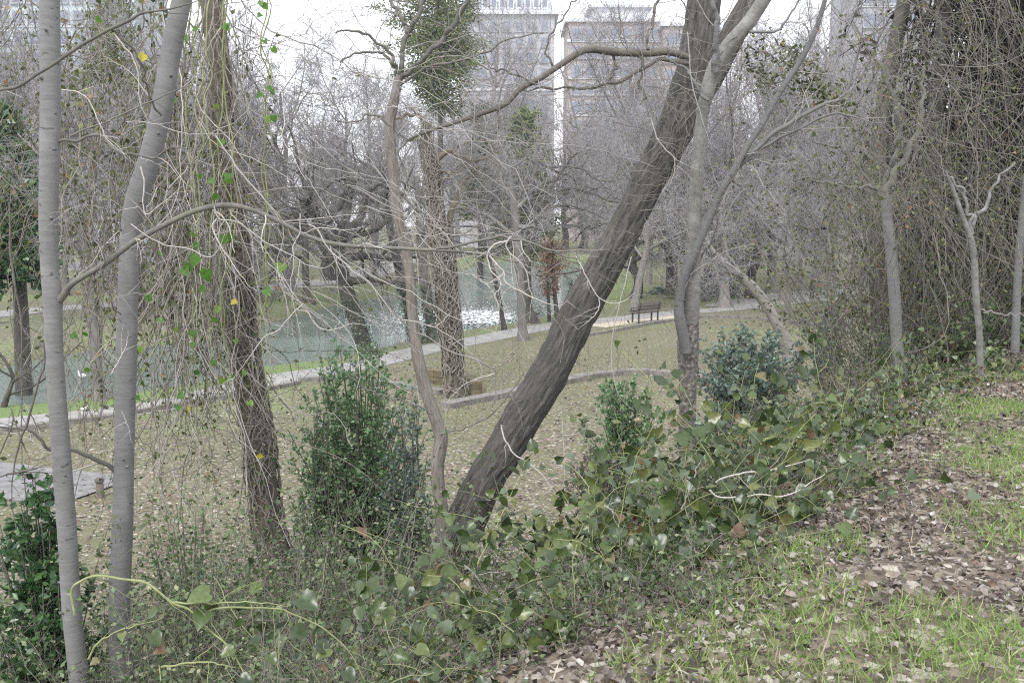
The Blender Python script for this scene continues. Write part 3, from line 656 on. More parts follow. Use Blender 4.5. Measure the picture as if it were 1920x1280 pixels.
root_F, cF, RF, _ = ftree('forked_tree', 'grey tree with a swollen scarred lower trunk and twin stems right of the leaning trunk',
    [(1281, 1120, 44), (1283, 1060, 38), (1286, 1000, 34), (1288, 900, 32), (1289, 800, 34), (1290, 720, 35), (1291, 655, 41), (1293, 610, 38), (1296, 575, 31)],
    (8.0, 7.75), M['speckled'], 44, 240, (.005, 50, 26), lobes=.16)
cF, RF = trace([(1294, 600, 34), (1297, 560, 32), (1300, 500, 29), (1303, 400, 27), (1309, 300, 24), (1317, 220, 23), (1326, 175, 25), (1340, 130, 28), (1365, 88, 28), (1402, 45, 26), (1432, 0, 25), (1475, -70, 22)], (7.77, 7.2), 360)
g = G(); g.tubes(cF, RF, 40, bark=(.0018, 50, 26), lobes=.08); gput('upper_trunk', g, M['smooth_rough'], root_F)
LF = [([(1288, 660, 20), (1277, 605, 21), (1273, 572, 18), (1285, 520, 17), (1305, 470, 16), (1325, 420, 15), (1350, 370, 14), (1370, 330, 14), (1400, 280, 12), (1450, 190, 12), (1490, 130, 11), (1520, 80, 10), (1540, 20, 9), (1552, -25, 8)], (7.68, 7.2)),
      ([(1340, 135, 14), (1342, 85, 12), (1343, 40, 10), (1334, 0, 9), (1328, -40, 8)], (7.3, 7.15)),
      ([(1368, 332, 9), (1410, 290, 9), (1450, 250, 9), (1500, 220, 8), (1550, 195, 7), (1590, 170, 5), (1605, 110, 4), (1618, 75, 2)], (7.45, 7.1)),
      ([(1372, 326, 6), (1440, 270, 6), (1500, 240, 5), (1570, 215, 4), (1650, 232, 2)], (7.45, 7.1)),
      ([(1274, 575, 9), (1277, 548, 7), (1290, 520, 5), (1340, 440, 3), (1344, 390, 2)], (7.7, 7.6)),
      ([(1372, 330, 4), (1382, 300, 4), (1390, 262, 3), (1400, 252, 2)], 7.45), ([(1370, 335, 4), (1395, 355, 4), (1370, 385, 3), (1360, 400, 2)], 7.45), ([(1392, 350, 4), (1410, 375, 3), (1428, 398, 2)], 7.5),
      ([(1405, 60, 6), (1450, 60, 5), (1480, 30, 4), (1500, -5, 3)], 7.25), ([(1325, 190, 7), (1300, 150, 6), (1280, 125, 5), (1250, 110, 3)], 7.35)]
FL = []
for i, (pts, yy) in enumerate(LF):
    lp, lr = trace(pts, yy, 60, wig=.012, seed=i * 1.3 + 80); g = G(); g.tubes(lp, lr, 12, lobes=.1); gput('limb', g, M['smooth'], root_F); FL.append((lp, lr))

root_A, cA, RA, _ = ftree('slim_tree', 'slim smooth grey trunk nearest the left edge with an arching side branch',
    [(172, 1740, 52), (165, 1580, 46), (156, 1400, 42), (149, 1280, 38), (135, 1150, 36), (126, 1000, 36), (115, 850, 35), (104, 700, 33), (100, 600, 33), (99, 555, 36), (94, 510, 33), (91, 430, 34), (92, 340, 35), (94, 250, 36), (94, 120, 36), (93, 0, 35), (92, -90, 34)],
    5.4, M['smooth'], 32, 260, (.0008, 30, 60), lobes=.02)
LA = [([(103, 566, 18), (116, 552, 16), (130, 535, 12), (170, 510, 11), (220, 475, 11), (270, 445, 11), (330, 412, 10), (380, 393, 10), (430, 384, 10), (470, 392, 8), (520, 415, 8), (580, 445, 8), (640, 460, 8), (720, 466, 7), (830, 470, 6), (910, 477, 4), (960, 490, 3), (1000, 492, 1.5)], (5.4, 5.2)),
      ([(820, 469, 5), (870, 458, 5), (920, 446, 5), (960, 447, 5), (1010, 460, 4), (1060, 478, 3), (1092, 492, 2)], 5.2),
      ([(100, 266, 6), (144, 262, 5), (188, 255, 5), (215, 279, 5), (249, 292, 4), (292, 296, 4), (322, 279, 3), (353, 279, 2)], (5.4, 5.1)),
      ([(94, 232, 3), (50, 190, 3), (20, 130, 3), (-10, 90, 2)], 5.4)]
AL = []
for i, (pts, yy) in enumerate(LA):
    lp, lr = trace(pts, yy, 90, wig=.01, seed=i * 1.9 + 120); g = G(); g.tubes(lp, lr, 12, lobes=.15); gput('limb', g, M['limb'], root_A); AL.append((lp, lr))
root_B, cB, RB, _ = ftree('slim_tree', 'slim smooth grey trunk second from the left that leans right towards its top',
    [(250, 1740, 66), (243, 1580, 58), (238, 1400, 54), (232, 1280, 46), (224, 1150, 41), (229, 1000, 40), (233, 850, 37), (236, 700, 39), (240, 560, 37), (245, 430, 36), (257, 370, 40), (280, 300, 40), (304, 200, 37), (320, 100, 37), (341, 0, 35), (362, -90, 34)],
    5.7, M['smooth'], 32, 260, (.0008, 30, 60), lobes=.02)
LB = [([(215, 882, 9), (198, 869, 9), (169, 856, 8), (135, 843, 7), (96, 846, 6), (75, 822, 6), (47, 807, 5), (0, 799, 4), (-20, 800, 3)], (5.7, 5.4)),
      ([(222, 588, 3), (208, 564, 3), (193, 517, 3), (202, 430, 3), (196, 380, 2)], (5.5, 5.2)),
      ([(300, 215, 4), (275, 170, 4), (262, 110, 4), (215, 60, 3)], (5.6, 5.3))]
for i, (pts, yy) in enumerate(LB):
    lp, lr = trace(pts, yy, 60, wig=.012, seed=i * 1.9 + 150); g = G(); g.tubes(lp, lr, 9, lobes=.1); gput('limb', g, M['limb'], root_B); AL.append((lp, lr))
root_Cc, cC, RC, _ = ftree('vine_clad_tree', 'rough brown trunk third from the left wrapped in climbing vines',
    [(575, 1440, 96), (556, 1320, 84), (538, 1160, 70), (520, 1050, 62), (502, 980, 58), (487, 850, 56), (476, 770, 54), (464, 700, 53), (452, 620, 52), (446, 560, 50), (441, 480, 48), (436, 420, 46), (424, 300, 42), (414, 150, 40), (397, 0, 43), (388, -90, 42)],
    8.5, M['vinebark'], 60, 380, (.008, 40, 6), lobes=.12)
for rt_, c_, R_ in ((root_A, cA, RA), (root_B, cB, RB)):
    for q in range(16):
        i = rng.integers(20, 250); ph = rng.uniform(3.3, 6.1); o_ = np.array([math.cos(ph), math.sin(ph), .25]); p0 = c_[i] + o_ * R_[i] * .8; l_ = rng.uniform(.006, .02)
        g = G(); g.tubes(np.array([p0, p0 + o_ * (R_[i] * .25 + l_ * .5), p0 + o_ * (R_[i] * .25 + l_)]), np.array([.013, .009, .005]) * rng.uniform(.5, 1.1), 8, cap=True); gput('knot', g, M['limb'], rt_)
# climbing stems that coil round it
g = G()
for k in range(46):
    n = 60; i0 = rng.integers(0, 260); i1 = min(379, i0 + rng.integers(60, 160)); idx = np.linspace(i0, i1, n).astype(int)
    ph = rng.random() * 6.28 + np.cumsum(rng.normal(size=n) * .16); rad = RC[idx] * 1.02 + .008 + .02 * np.abs(noise3(np.arange(n) * .2, np.arange(n) * 0. + k, np.arange(n) * 0.))
    pp = cC[idx] + np.stack([np.cos(ph) * rad, np.sin(ph) * rad, 0 * ph], 1); g.tubes(pp, np.full(n, rng.uniform(.003, .009)), 5)
gput('climbing_vine', g, M['vinestem'], root_Cc, kind='stuff')
# branch crossing the top left corner
def lone(name, label, cat, segs, mat, k=8, wig=.004, lobes=.1, n=50):
    root = None; res = []
    for i, (pts, yy) in enumerate(segs):
        lp, lr = trace(pts, yy, n, wig=wig, seed=i * 3.7 + len(pts)); lr = lr * (.8 if mat is M['paletwig'] else 1) * np.interp(np.arange(n), [0, n * .6, n - 1], [1.1, .9, .4])
        if root is None: root = thing(name, tuple(lp[0]), label, cat)
        g = G(); g.tubes(lp, lr, k, lobes=lobes); gput('stem', g, mat, root); res.append((lp, lr))
    g = G()
    for lp, lr in res:
        a_, ar_ = grow(lp, lr, 5, (.15, 1), 55, .22, 7, .12, (0, 0, -.02), .6, rmin=.0011, zig=.12); g.tubes(a_, ar_, 3)
    gput('side_twigs', g, mat, root, kind='stuff')
    return root, res
_, U1 = lone('branch', 'long bare branch rising across the upper left corner in front of both slim trunks', 'branch',
     [([(-30, 172, 5), (0, 168, 5), (34, 161, 6), (84, 131, 6), (134, 97, 7), (188, 64, 7), (242, 40, 7), (269, 24, 6), (319, 17, 5), (372, 0, 4), (400, -20, 4)], (5.0, 5.0)), ([(131, 255, 3), (215, 222, 3), (289, 188, 3), (356, 161, 2), (400, 150, 1.5)], 5.0), ([(120, 100, 3), (160, 110, 3), (185, 122, 2)], 5.0)], M['limb'])
# pale leafless vines
V1 = [([(640, 487, 3), (677, 517, 3), (707, 548, 3), (724, 574, 3), (751, 598, 3), (774, 621, 3), (801, 631, 3), (842, 658, 3), (892, 673, 3), (919, 688, 3.5), (929, 695, 3.5), (930, 732, 3.5), (942, 786, 3.5), (946, 798, 3.5), (939, 797, 3)], (5.4, 6.6)),
      ([(939, 797, 3), (946, 822, 3.5), (964, 850, 3.5), (993, 870, 3), (1020, 894, 3), (1046, 930, 2.5)], (6.6, 6.4)), ([(746, 598, 3), (790, 605, 3), (830, 622, 2.5), (870, 650, 2.5), (905, 682, 2.5), (929, 695, 2)], (5.9, 6.2)),
      ([(929, 700, 2.5), (880, 715, 2), (850, 740, 2), (835, 760, 1.5)], 6.3)]
lone('pale_vine', 'long pale vine running down from the arching branch to the leaning trunk', 'vine', V1, M['paletwig'], 6)
V2 = [([(959, 443, 4), (949, 460, 3.5), (962, 480, 3.5), (983, 500, 3.5), (991, 534, 3), (998, 554, 3), (996, 571, 2.5), (993, 600, 2)], 5.1), ([(950, 452, 4), (929, 457, 3.5), (915, 474, 3.5), (919, 504, 3.5), (937, 527, 3.5), (936, 541, 3), (927, 553, 3), (936, 574, 3), (935, 600, 2.5), (930, 622, 2)], 5.1),
      ([(919, 480, 3.5), (944, 511, 3), (946, 525, 3), (959, 537, 3), (996, 556, 3), (1026, 568, 2.5), (1050, 574, 2), (1066, 560, 1.5)], 5.1), ([(944, 514, 2.5), (930, 523, 2.5), (909, 530, 2.5), (880, 512, 2.5), (865, 506, 2)], 5.1), ([(909, 530, 2.5), (925, 548, 2.5), (928, 553, 2)], 5.1),
      ([(959, 537, 2), (942, 553, 2), (936, 575, 2)], 5.1)]
lone('pale_vine', 'knotted pale vine dangling in loops over the lake at the end of the arching branch', 'vine', V2, M['paletwig'], 6)
V3 = [([(455, 423, 3), (484, 444, 3), (510, 461, 3), (544, 478, 3), (574, 496, 3), (596, 502, 3), (615, 501, 2.5), (635, 484, 2.5), (656, 470, 2)], 5.0), ([(579, 420, 2.5), (596, 430, 3), (613, 461, 3), (635, 485, 3), (665, 509, 3), (694, 532, 3), (718, 563, 3), (742, 595, 3), (759, 612, 2.5)], 5.0),
      ([(563, 400, 2.5), (562, 437, 3), (550, 461, 3), (550, 502, 3), (545, 526, 3), (550, 566, 2.5)], 5.0), ([(555, 581, 3), (577, 585, 3), (587, 602, 3), (599, 614, 3), (618, 619, 3), (639, 614, 3), (661, 607, 3), (697, 610, 2.5)], 5.0),
      ([(568, 570, 3), (551, 585, 3), (524, 618, 3), (497, 632, 3), (477, 655, 3), (465, 672, 2.5), (430, 720, 2.5)], 5.0), ([(520, 492, 2), (522, 508, 2.5), (534, 535, 2.5), (546, 552, 2.5)], 5.0)]
lone('pale_vine', 'pale zigzag vine over the water between the vine clad trunk and the green bush', 'vine', V3, M['paletwig'], 6)
V4 = [([(403, 252, 2.5), (450, 322, 3), (487, 363, 3), (537, 420, 2.5)], 4.9), ([(235, 228, 2), (289, 232, 2.5), (336, 249, 2.5), (396, 252, 2.5), (437, 249, 2)], 4.9), ([(215, 64, 3), (255, 121, 3), (262, 188, 3), (279, 228, 2.5)], 4.9),
      ([(116, 168, 3), (161, 181, 3), (188, 235, 3), (202, 265, 3), (235, 289, 2.5)], 4.9), ([(265, 310, 3), (270, 345, 3), (268, 382, 3), (280, 400, 3), (340, 350, 2.5)], 4.9), ([(245, 420, 2.5), (300, 455, 2.5), (355, 467, 3), (400, 480, 3), (430, 420, 2)], 4.9),
      ([(400, 385, 3), (410, 410, 3), (440, 415, 2.5), (470, 440, 2), (474, 520, 2)], 4.9), ([(405, 410, 3), (398, 430, 3), (420, 470, 2.5), (462, 530, 2.5), (480, 545, 2)], 4.9), ([(210, 700, 2.5), (234, 655, 2.5), (238, 645, 2.5), (240, 620, 2)], 5.3), ([(228, 770, 2), (240, 800, 2.5), (243, 815, 2)], 5.3)]
lone('pale_vine', 'tangled pale vine stems crossing both slim trunks at the upper left', 'vine', V4, M['paletwig'], 6)
V5 = [([(1080, 480, 2.5), (1104, 527, 2.5), (1124, 559, 2.5), (1160, 568, 2.5), (1191, 548, 2)], 6.6), ([(1124, 559, 2.5), (1120, 585, 2.5), (1083, 618, 2)], 6.6), ([(1220, 220, 2.5), (1235, 265, 2.5), (1262, 295, 2.5), (1265, 320, 2.5), (1255, 350, 2)], 6.8),
      ([(1290, 60, 2.5), (1296, 150, 2.5), (1310, 200, 2.5), (1330, 270, 2)], 6.8), ([(1185, 480, 2.5), (1150, 620, 2), (1148, 690, 2.5), (1160, 740, 2.5), (1190, 770, 2)], 6.8), ([(1060, 930, 2.5), (1058, 860, 2.5), (1052, 760, 2)], 7)]
lone('pale_vine', 'thin pale vine trailing across the upper half of the leaning trunk', 'vine', V5, M['paletwig'], 5)
V6 = [([(1278, 955, 4), (1290, 925, 4), (1300, 905, 4), (1305, 880, 4), (1316, 860, 3)], 4.9), ([(1330, 918, 4), (1345, 930, 4), (1380, 932, 4), (1420, 927, 4), (1470, 930, 4), (1520, 905, 4), (1550, 885, 3.5), (1546, 872, 3)], 4.9), ([(1342, 904, 3.5), (1352, 897, 4), (1385, 888, 4), (1450, 880, 4), (1520, 862, 3)], 4.9),
      ([(1130, 945, 3.5), (1145, 955, 4), (1160, 968, 3)], 5.0), ([(872, 1058, 4), (890, 1078, 4), (912, 1105, 4), (928, 1135, 3), (934, 1165, 3)], 4.5), ([(905, 1155, 3), (950, 1185, 3), (955, 1225, 2.5)], 4.2), ([(1240, 1100, 4), (1238, 1135, 5), (1242, 1160, 4)], 4.8), ([(1225, 1015, 3), (1222, 1045, 3.5), (1200, 1010, 2)], 4.9)]
lone('pale_vine', 'bleached crooked vine stem lying over the greenbrier thicket at lower right', 'vine', V6, M['paletwig'], 6)
V7 = [([(138, 1152, 4), (134, 1109, 5), (144, 1092, 5), (181, 1077, 5), (222, 1085, 5), (269, 1090, 5), (292, 1105, 5), (322, 1129, 5), (356, 1142, 5), (380, 1169, 5), (403, 1189, 5), (427, 1206, 5), (447, 1240, 5), (475, 1290, 5)], 3.3),
      ([(380, 1156, 3), (400, 1141, 4), (443, 1137, 4), (504, 1141, 4), (544, 1146, 4), (585, 1166, 4), (621, 1189, 4), (660, 1230, 4), (690, 1290, 4)], 3.3), ([(322, 1129, 4), (420, 1130, 3), (480, 1128, 3), (540, 1135, 2.5)], 3.3), ([(300, 1250, 4), (380, 1240, 3.5), (440, 1250, 3)], 3.3),
      ([(165, 1235, 4), (190, 1200, 4), (230, 1180, 3), (300, 1160, 3)], 3.2), ([(525, 1180, 3), (520, 1290, 3)], 3.4)]
rootV7, _ = lone('greenbrier_vine', 'green thorny greenbrier stem arching across the lower left foreground with broad leaves', 'vine', V7, M['greenstem'], 8, wig=.004)
V8 = [([(83, 640, 3), (83, 684, 3.5), (73, 718, 4), (55, 780, 5), (39, 822, 5), (26, 874, 4), (20, 950, 4)], 5.2), ([(17, 380, 3), (21, 493, 4), (31, 549, 4), (40, 608, 4), (40, 685, 3), (42, 900, 4)], 5.6), ([(0, 850, 3), (25, 790, 3), (22, 770, 3), (56, 858, 3), (100, 850, 3)], 5.3), ([(-10, 895, 3), (30, 885, 4), (60, 880, 4), (96, 868, 4)], 5.3)]
lone('sapling', 'thin dark leafless saplings and runners at the far left in front of the lake', 'sapling', V8, M['darklimb'], 6)

# ------------------------------------------------------------------ middle distance trees (traced)
def mtree(name, label, trunk, Y, mat, tmat, nl=7, nb=7, nt=8, nq=4, Ll=3.2, ang=55, tr0=.45, gn=.16, up=.04, limbs=(), lobes=.12, ivy=0, vines=0, vrange=(0, 1), rt=.006, scale=1.0):
    c, R = trace(trunk, Y, 60); R[:4] *= np.linspace(1.35, 1.05, 4); c[0, 2] -= .15
    root = thing(name, tuple(c[0]), label, 'tree'); g = G(); g.tubes(c, R, 20, bark=(R.mean() * .07, 22, 3), lobes=lobes); gput('trunk', g, mat, root)
    LP = []; LR = []
    for i, (pts, yy) in enumerate(limbs):
        lp, lr = trace(pts, yy, 30, wig=.05, seed=i * 5.3); g = G(); g.tubes(lp, lr, 8, lobes=.2); gput('limb', g, mat, root)
        bp, br = grow(lp, lr, nb, (.3, 1), 50, Ll * .35, 6, gn, (0, 0, up), .5, .3, zig=gn, rmin=.01); LP.append(bp); LR.append(br)
    if nl:
        lp, lr = grow(c, R, nl, (tr0, 1), ang, Ll, 9, gn, (0, 0, up), .6, .3, .3, zig=gn * .6, rmin=.03)
        bp, br = grow(lp, lr, nb, (.2, 1), 50, Ll * .45, 6, gn, (0, 0, up), .5, .3, zig=gn, rmin=.012)
        for i in range(nl):
            g = G(); g.tubes(lp[i], lr[i], 7); g.tubes(bp[i * nb:(i + 1) * nb], br[i * nb:(i + 1) * nb], 4); gput('limb', g, mat, root)
        LP.append(bp); LR.append(br)
    if LP:
        bp = np.concatenate(LP); br = np.concatenate(LR); g = G()
        if nl == 0: g.tubes(bp, br, 4)
        tp, tt = grow(bp, br, nt, (.1, 1), 45, Ll * .24, 4, gn * 1.3, (0, 0, up), .55, .4, zig=gn, rmin=rt)
        qp, qr = grow(tp, tt, nq, (.1, 1), 45, Ll * .12, 3, gn, (0, 0, up), .6, .5, rmin=rt * .8)
        g.tubes(tp, tt, 3); g.tubes(qp, qr, 3); gput('twigs', g, tmat, root, kind='stuff')
    if ivy:
        t = rng.random(ivy) * .35; i = (t * 59).astype(int); ph = rng.random(ivy) * 6.28; rr_ = R[i] * 1.05 + rng.random(ivy) * .12
        pos = c[i] + np.stack([np.cos(ph) * rr_, np.sin(ph) * rr_, rng.random(ivy) * .1], 1)
        g = G(); g.leaves(pos, np.stack([np.cos(ph), np.sin(ph), 0 * ph + .5], 1) + rdir(ivy) * .5, rdir(ivy), rng.uniform(.06, .12, ivy), QUADL); gput('ivy_leaves', g, M['ivy'], root, kind='stuff')
    if vines:
        g = G()
        for k in range(vines):
            n = 30; a_, b_ = vrange; i0 = int((a_ + (b_ - a_) * rng.random() * .8) * 59); i1 = min(59, i0 + rng.integers(8, 26)); idx = np.linspace(i0, i1, n)
            cc = np.stack([np.interp(idx, np.arange(60), c[:, q]) for q in range(3)], 1); rr_ = np.interp(idx, np.arange(60), R)
            ph = rng.random() * 6.28 + np.cumsum(rng.normal(size=n) * .22); rad = rr_ * rng.uniform(1., 1.45) + .012
            g.tubes(cc + np.stack([np.cos(ph) * rad, np.sin(ph) * rad, 0 * ph], 1), np.full(n, rng.uniform(.008, .022)), 4)
        gput('climbing_vine', g, M['vinestem'], root, kind='stuff')
    return root, c, R
mtree('shore_tree', 'dark trunk leaning left over the lake from the near shore with ivy at its foot', [(691, 668, 32), (680, 635, 30), (668, 600, 29), (655, 562, 28), (644, 525, 28), (630, 490, 27), (612, 462, 26), (598, 430, 22), (590, 390, 18), (596, 350, 12)], 35.8, M['oakbark'], M['oaktwig'], nl=10, nb=8, nt=8, nq=4, Ll=3.6, ang=70, gn=.26, up=.02, ivy=500,
      limbs=[([(625, 470, 18), (650, 440, 15), (680, 400, 12), (690, 360, 9), (720, 340, 6)], 35.8), ([(604, 450, 18), (560, 420, 14), (520, 410, 10), (480, 380, 8)], (35.8, 34)), ([(600, 430, 14), (640, 380, 12), (650, 330, 9), (630, 290, 6)], (35.8, 37))])
mtree('ivy_tree', 'slim dark trunk with ivy round its lower half beside the near shore path', [(780, 645, 22), (772, 600, 19), (762, 560, 18), (752, 520, 17), (742, 475, 16), (733, 430, 15), (722, 370, 12), (715, 310, 9)], 39, M['oakbark'], M['oaktwig'], nl=7, Ll=3.2, ivy=1400, tr0=.6)
mtree('ivy_tree', 'grey trunk with ivy on its foot directly left of the vine wrapped tree', [(812, 640, 20), (806, 600, 18), (800, 560, 17), (795, 520, 17), (792, 470, 15), (786, 400, 12), (780, 330, 9)], 39.5, M['farbark'], M['fartwig'], nl=7, Ll=3.2, ivy=1100, tr0=.6, vines=14)
mtree('vine_wrapped_tree', 'thick trunk wrapped in brown vines with a knobbly pollarded top in front of the lake', [(853, 748, 36), (851, 700, 31), (847, 640, 31), (840, 580, 33), (833, 520, 34), (827, 470, 34), (822, 430, 28), (816, 385, 22), (812, 340, 24), (806, 305, 28), (799, 275, 20), (800, 250, 17), (802, 228, 16)], 27.5, M['vinebark'], M['oaktwig'], nl=0, nb=5, nt=5, nq=3, Ll=2.6, gn=.3, lobes=.2, vines=170, vrange=(0, .92),
      limbs=[([(812, 312, 10), (826, 292, 10), (845, 284, 9), (862, 292, 7), (880, 300, 7), (900, 298, 5), (916, 294, 4)], 27.5), ([(850, 286, 5), (862, 272, 5), (880, 268, 4), (905, 264, 4), (930, 262, 2)], 27.5), ([(800, 235, 9), (786, 216, 8), (768, 216, 6), (748, 222, 5), (735, 218, 3)], 27.5), ([(806, 290, 9), (792, 272, 9), (780, 262, 7), (768, 262, 4)], 27.5), ([(815, 318, 6), (832, 322, 5), (845, 326, 4), (865, 318, 3), (880, 305, 2)], 27.4), ([(825, 440, 16), (840, 415, 14), (850, 385, 10), (870, 340, 7), (900, 310, 5)], 27.8)])
mtree('twin_tree', 'straight pale grey trunk standing on the lawn edge behind the looping pale vine', [(981, 637, 20), (979, 600, 16), (977, 560, 16), (974, 510, 16), (971, 465, 16), (968, 420, 15), (960, 360, 12), (955, 300, 8)], 40, M['farbark'], M['fartwig'], nl=9, Ll=3.6, ang=65, tr0=.55, gn=.22)
mtree('twin_tree', 'dark flared trunk at the water edge just right of the pale grey trunk', [(997, 604, 26), (993, 585, 17), (990, 550, 15), (989, 510, 14), (989, 470, 14), (992, 420, 13), (1000, 350, 11), (1010, 290, 8)], 46.5, M['oakbark'], M['oaktwig'], nl=12, nb=9, nt=7, nq=4, Ll=4.6, ang=75, tr0=.5, gn=.3, up=0)
mtree('thin_shore_tree', 'thin dark trunk leaning left over the water in the middle of the lake view', [(946, 618, 10), (941, 590, 9), (936, 560, 8), (928, 520, 8), (918, 480, 7), (905, 440, 6), (896, 390, 4)], 43.5, M['oakbark'], M['oaktwig'], nl=6, Ll=2.0, tr0=.6)
mtree('far_bank_oak', 'stout trunk with flared roots and low wide limbs on the far grassy bank', [(577, 565, 24), (575, 550, 15), (574, 520, 13), (573, 490, 13), (573, 460, 12), (570, 420, 11), (568, 370, 8)], 57.5, M['oakbark'], M['oaktwig'], nl=12, nb=9, nt=7, nq=4, Ll=6.0, ang=78, tr0=.45, gn=.3, up=0, rt=.008)
mtree('small_bank_tree', 'small slender trunk on the far bank beside the pale path', [(638, 537, 7), (637, 515, 6), (636, 490, 5), (634, 440, 4)], 70, M['farbark'], M['fartwig'], nl=6, Ll=3, rt=.008)
mtree('lakeside_tree', 'vine hung trunk between the two slim grey trunks at the water edge on the left', [(188, 752, 24), (183, 700, 20), (178, 640, 20), (172, 570, 20), (168, 500, 18), (165, 420, 15), (172, 340, 12), (180, 250, 9)], 27, M['farbark'], M['fartwig'], nl=8, Ll=3, tr0=.4, vines=60, vrange=(.2, 1))
mtree('edge_tree', 'dark crooked trunk at the far left edge against the bright water', [(4, 788, 17), (8, 760, 13), (20, 725, 8), (24, 705, 7), (12, 680, 6), (-6, 655, 5)], 26, M['oakbark'], M['oaktwig'], nl=5, Ll=2.2, tr0=.3, gn=.25)
mtree('bent_tree', 'grey trunk bending strongly to the left behind the bluish bush', [(1485, 672, 26), (1468, 630, 23), (1450, 595, 21), (1432, 565, 20), (1412, 540, 19), (1385, 515, 16), (1355, 490, 12), (1330, 460, 9), (1310, 400, 6)], 32, M['farbark'], M['fartwig'], nl=9, Ll=3.2, tr0=.5, gn=.2)
mtree('bench_tree', 'pair of dark trunks behind the bench', [(1256, 548, 18), (1255, 500, 15), (1250, 450, 14), (1243, 400, 13), (1236, 340, 10)], 60, M['oakbark'], M['oaktwig'], nl=9, nb=8, Ll=4.5, tr0=.4, gn=.2, rt=.008)
mtree('park_tree', 'grey leaning trunk left of the bench beyond the path', [(1190, 575, 16), (1200, 520, 13), (1212, 470, 12), (1216, 420, 10), (1210, 350, 8)], 52, M['farbark'], M['fartwig'], nl=9, nb=8, Ll=4.2, tr0=.4, rt=.007)
mtree('park_tree', 'dark trunk beyond the right path between bench and bent trunk', [(1446, 548, 14), (1445, 510, 12), (1444, 470, 11), (1440, 400, 9), (1436, 330, 6)], 64, M['oakbark'], M['fartwig'], nl=9, nb=8, Ll=4.8, tr0=.35, rt=.008)
mtree('park_tree', 'dark slanting trunk behind the forked tree', [(1325, 560, 12), (1335, 520, 11), (1352, 470, 10), (1345, 400, 8)], 58, M['oakbark'], M['fartwig'], nl=9, nb=8, Ll=4.6, tr0=.3, rt=.008)
# rusty cypress saplings
rc = thing('rusty_cypress', tuple(Gz(1036, 600)), 'small twin stemmed tree with rusty orange needles at the water edge', 'tree')
for pts in ([(1030, 602, 7), (1028, 560, 6), (1026, 520, 4), (1030, 460, 2)], [(1045, 598, 10), (1041, 560, 8), (1038, 520, 6), (1036, 450, 3)]):
    c, R = trace(pts, 47, 20); g = G(); g.tubes(c, R, 8); gput('trunk', g, M['oakbark'], rc)
    bp, br = grow(c, R, 26, (.3, 1), 70, .8, 5, .12, (0, 0, .02), .4, rmin=.008); g = G(); g.tubes(bp, br, 3); gput('twigs', g, M['oaktwig'], rc, kind='stuff')
    t = rng.random(1500); ii = rng.integers(0, 26, 1500); q = bp[ii, rng.integers(1, 5, 1500)] + rng.normal(size=(1500, 3)) * .09
    g = G(); g.leaves(q, rdir(1500), rdir(1500), rng.uniform(.06, .13, 1500), QUADL); gput('foliage', g, M['rust'], rc, kind='stuff')

# ------------------------------------------------------------------ right hand trees
RG = [([(1700, 760, 24), (1690, 700, 23), (1682, 640, 22), (1678, 560, 22), (1672, 480, 21), (1665, 420, 20), (1660, 365, 20)], [([(1660, 372, 17), (1675, 330, 14), (1700, 290, 12), (1722, 240, 10), (1728, 190, 8), (1735, 120, 5)], 11), ([(1662, 370, 12), (1668, 320, 9), (1684, 270, 9), (1676, 200, 8), (1660, 150, 9), (1650, 110, 6)], 11), ([(1655, 352, 6), (1600, 350, 5), (1540, 340, 4), (1490, 335, 2)], (11, 10.5)), ([(1652, 152, 8), (1700, 145, 6), (1760, 150, 3)], 11), ([(1665, 400, 6), (1630, 340, 5), (1590, 290, 4), (1520, 260, 3)], 11)], 11, 'smooth', 'grey forked trunk standing at the edge of the dark vine mass on the right'),
      ([(1840, 745, 13), (1838, 690, 13), (1836, 620, 12), (1830, 560, 13), (1826, 480, 12), (1818, 440, 11), (1803, 400, 9), (1785, 350, 8), (1772, 320, 4)], [([(1820, 445, 8), (1828, 410, 8), (1845, 385, 7), (1870, 340, 5), (1905, 300, 4)], 9.6), ([(1822, 440, 7), (1812, 380, 6), (1795, 345, 5), (1770, 320, 3)], 9.6), ([(1832, 575, 3), (1870, 588, 3), (1925, 590, 2)], 9.6)], 9.6, 'smooth_rough', 'thin pale trunk with a pale knot and broken top near the right edge'),
      ([(1903, 660, 16), (1905, 600, 15), (1908, 520, 15), (1915, 430, 14), (1925, 330, 13)], [], 10.5, 'smooth', 'grey trunk cut by the right edge of the view')]
RL = []
for tr_, lb, yy, mt, lab in RG:
    root, c, R, _ = ftree('thicket_tree', lab, tr_, yy, M[mt], 24, 160, (.002, 40, 20), lobes=.08)
    for i, (pts, y2) in enumerate(lb):
        lp, lr = trace(pts, y2, 40, wig=.03, seed=i * 2.2 + yy); g = G(); g.tubes(lp, lr, 9, lobes=.12); gput('limb', g, M['limb'] if mt == 'smooth' else M['smooth_rough'], root); RL.append((lp, lr))
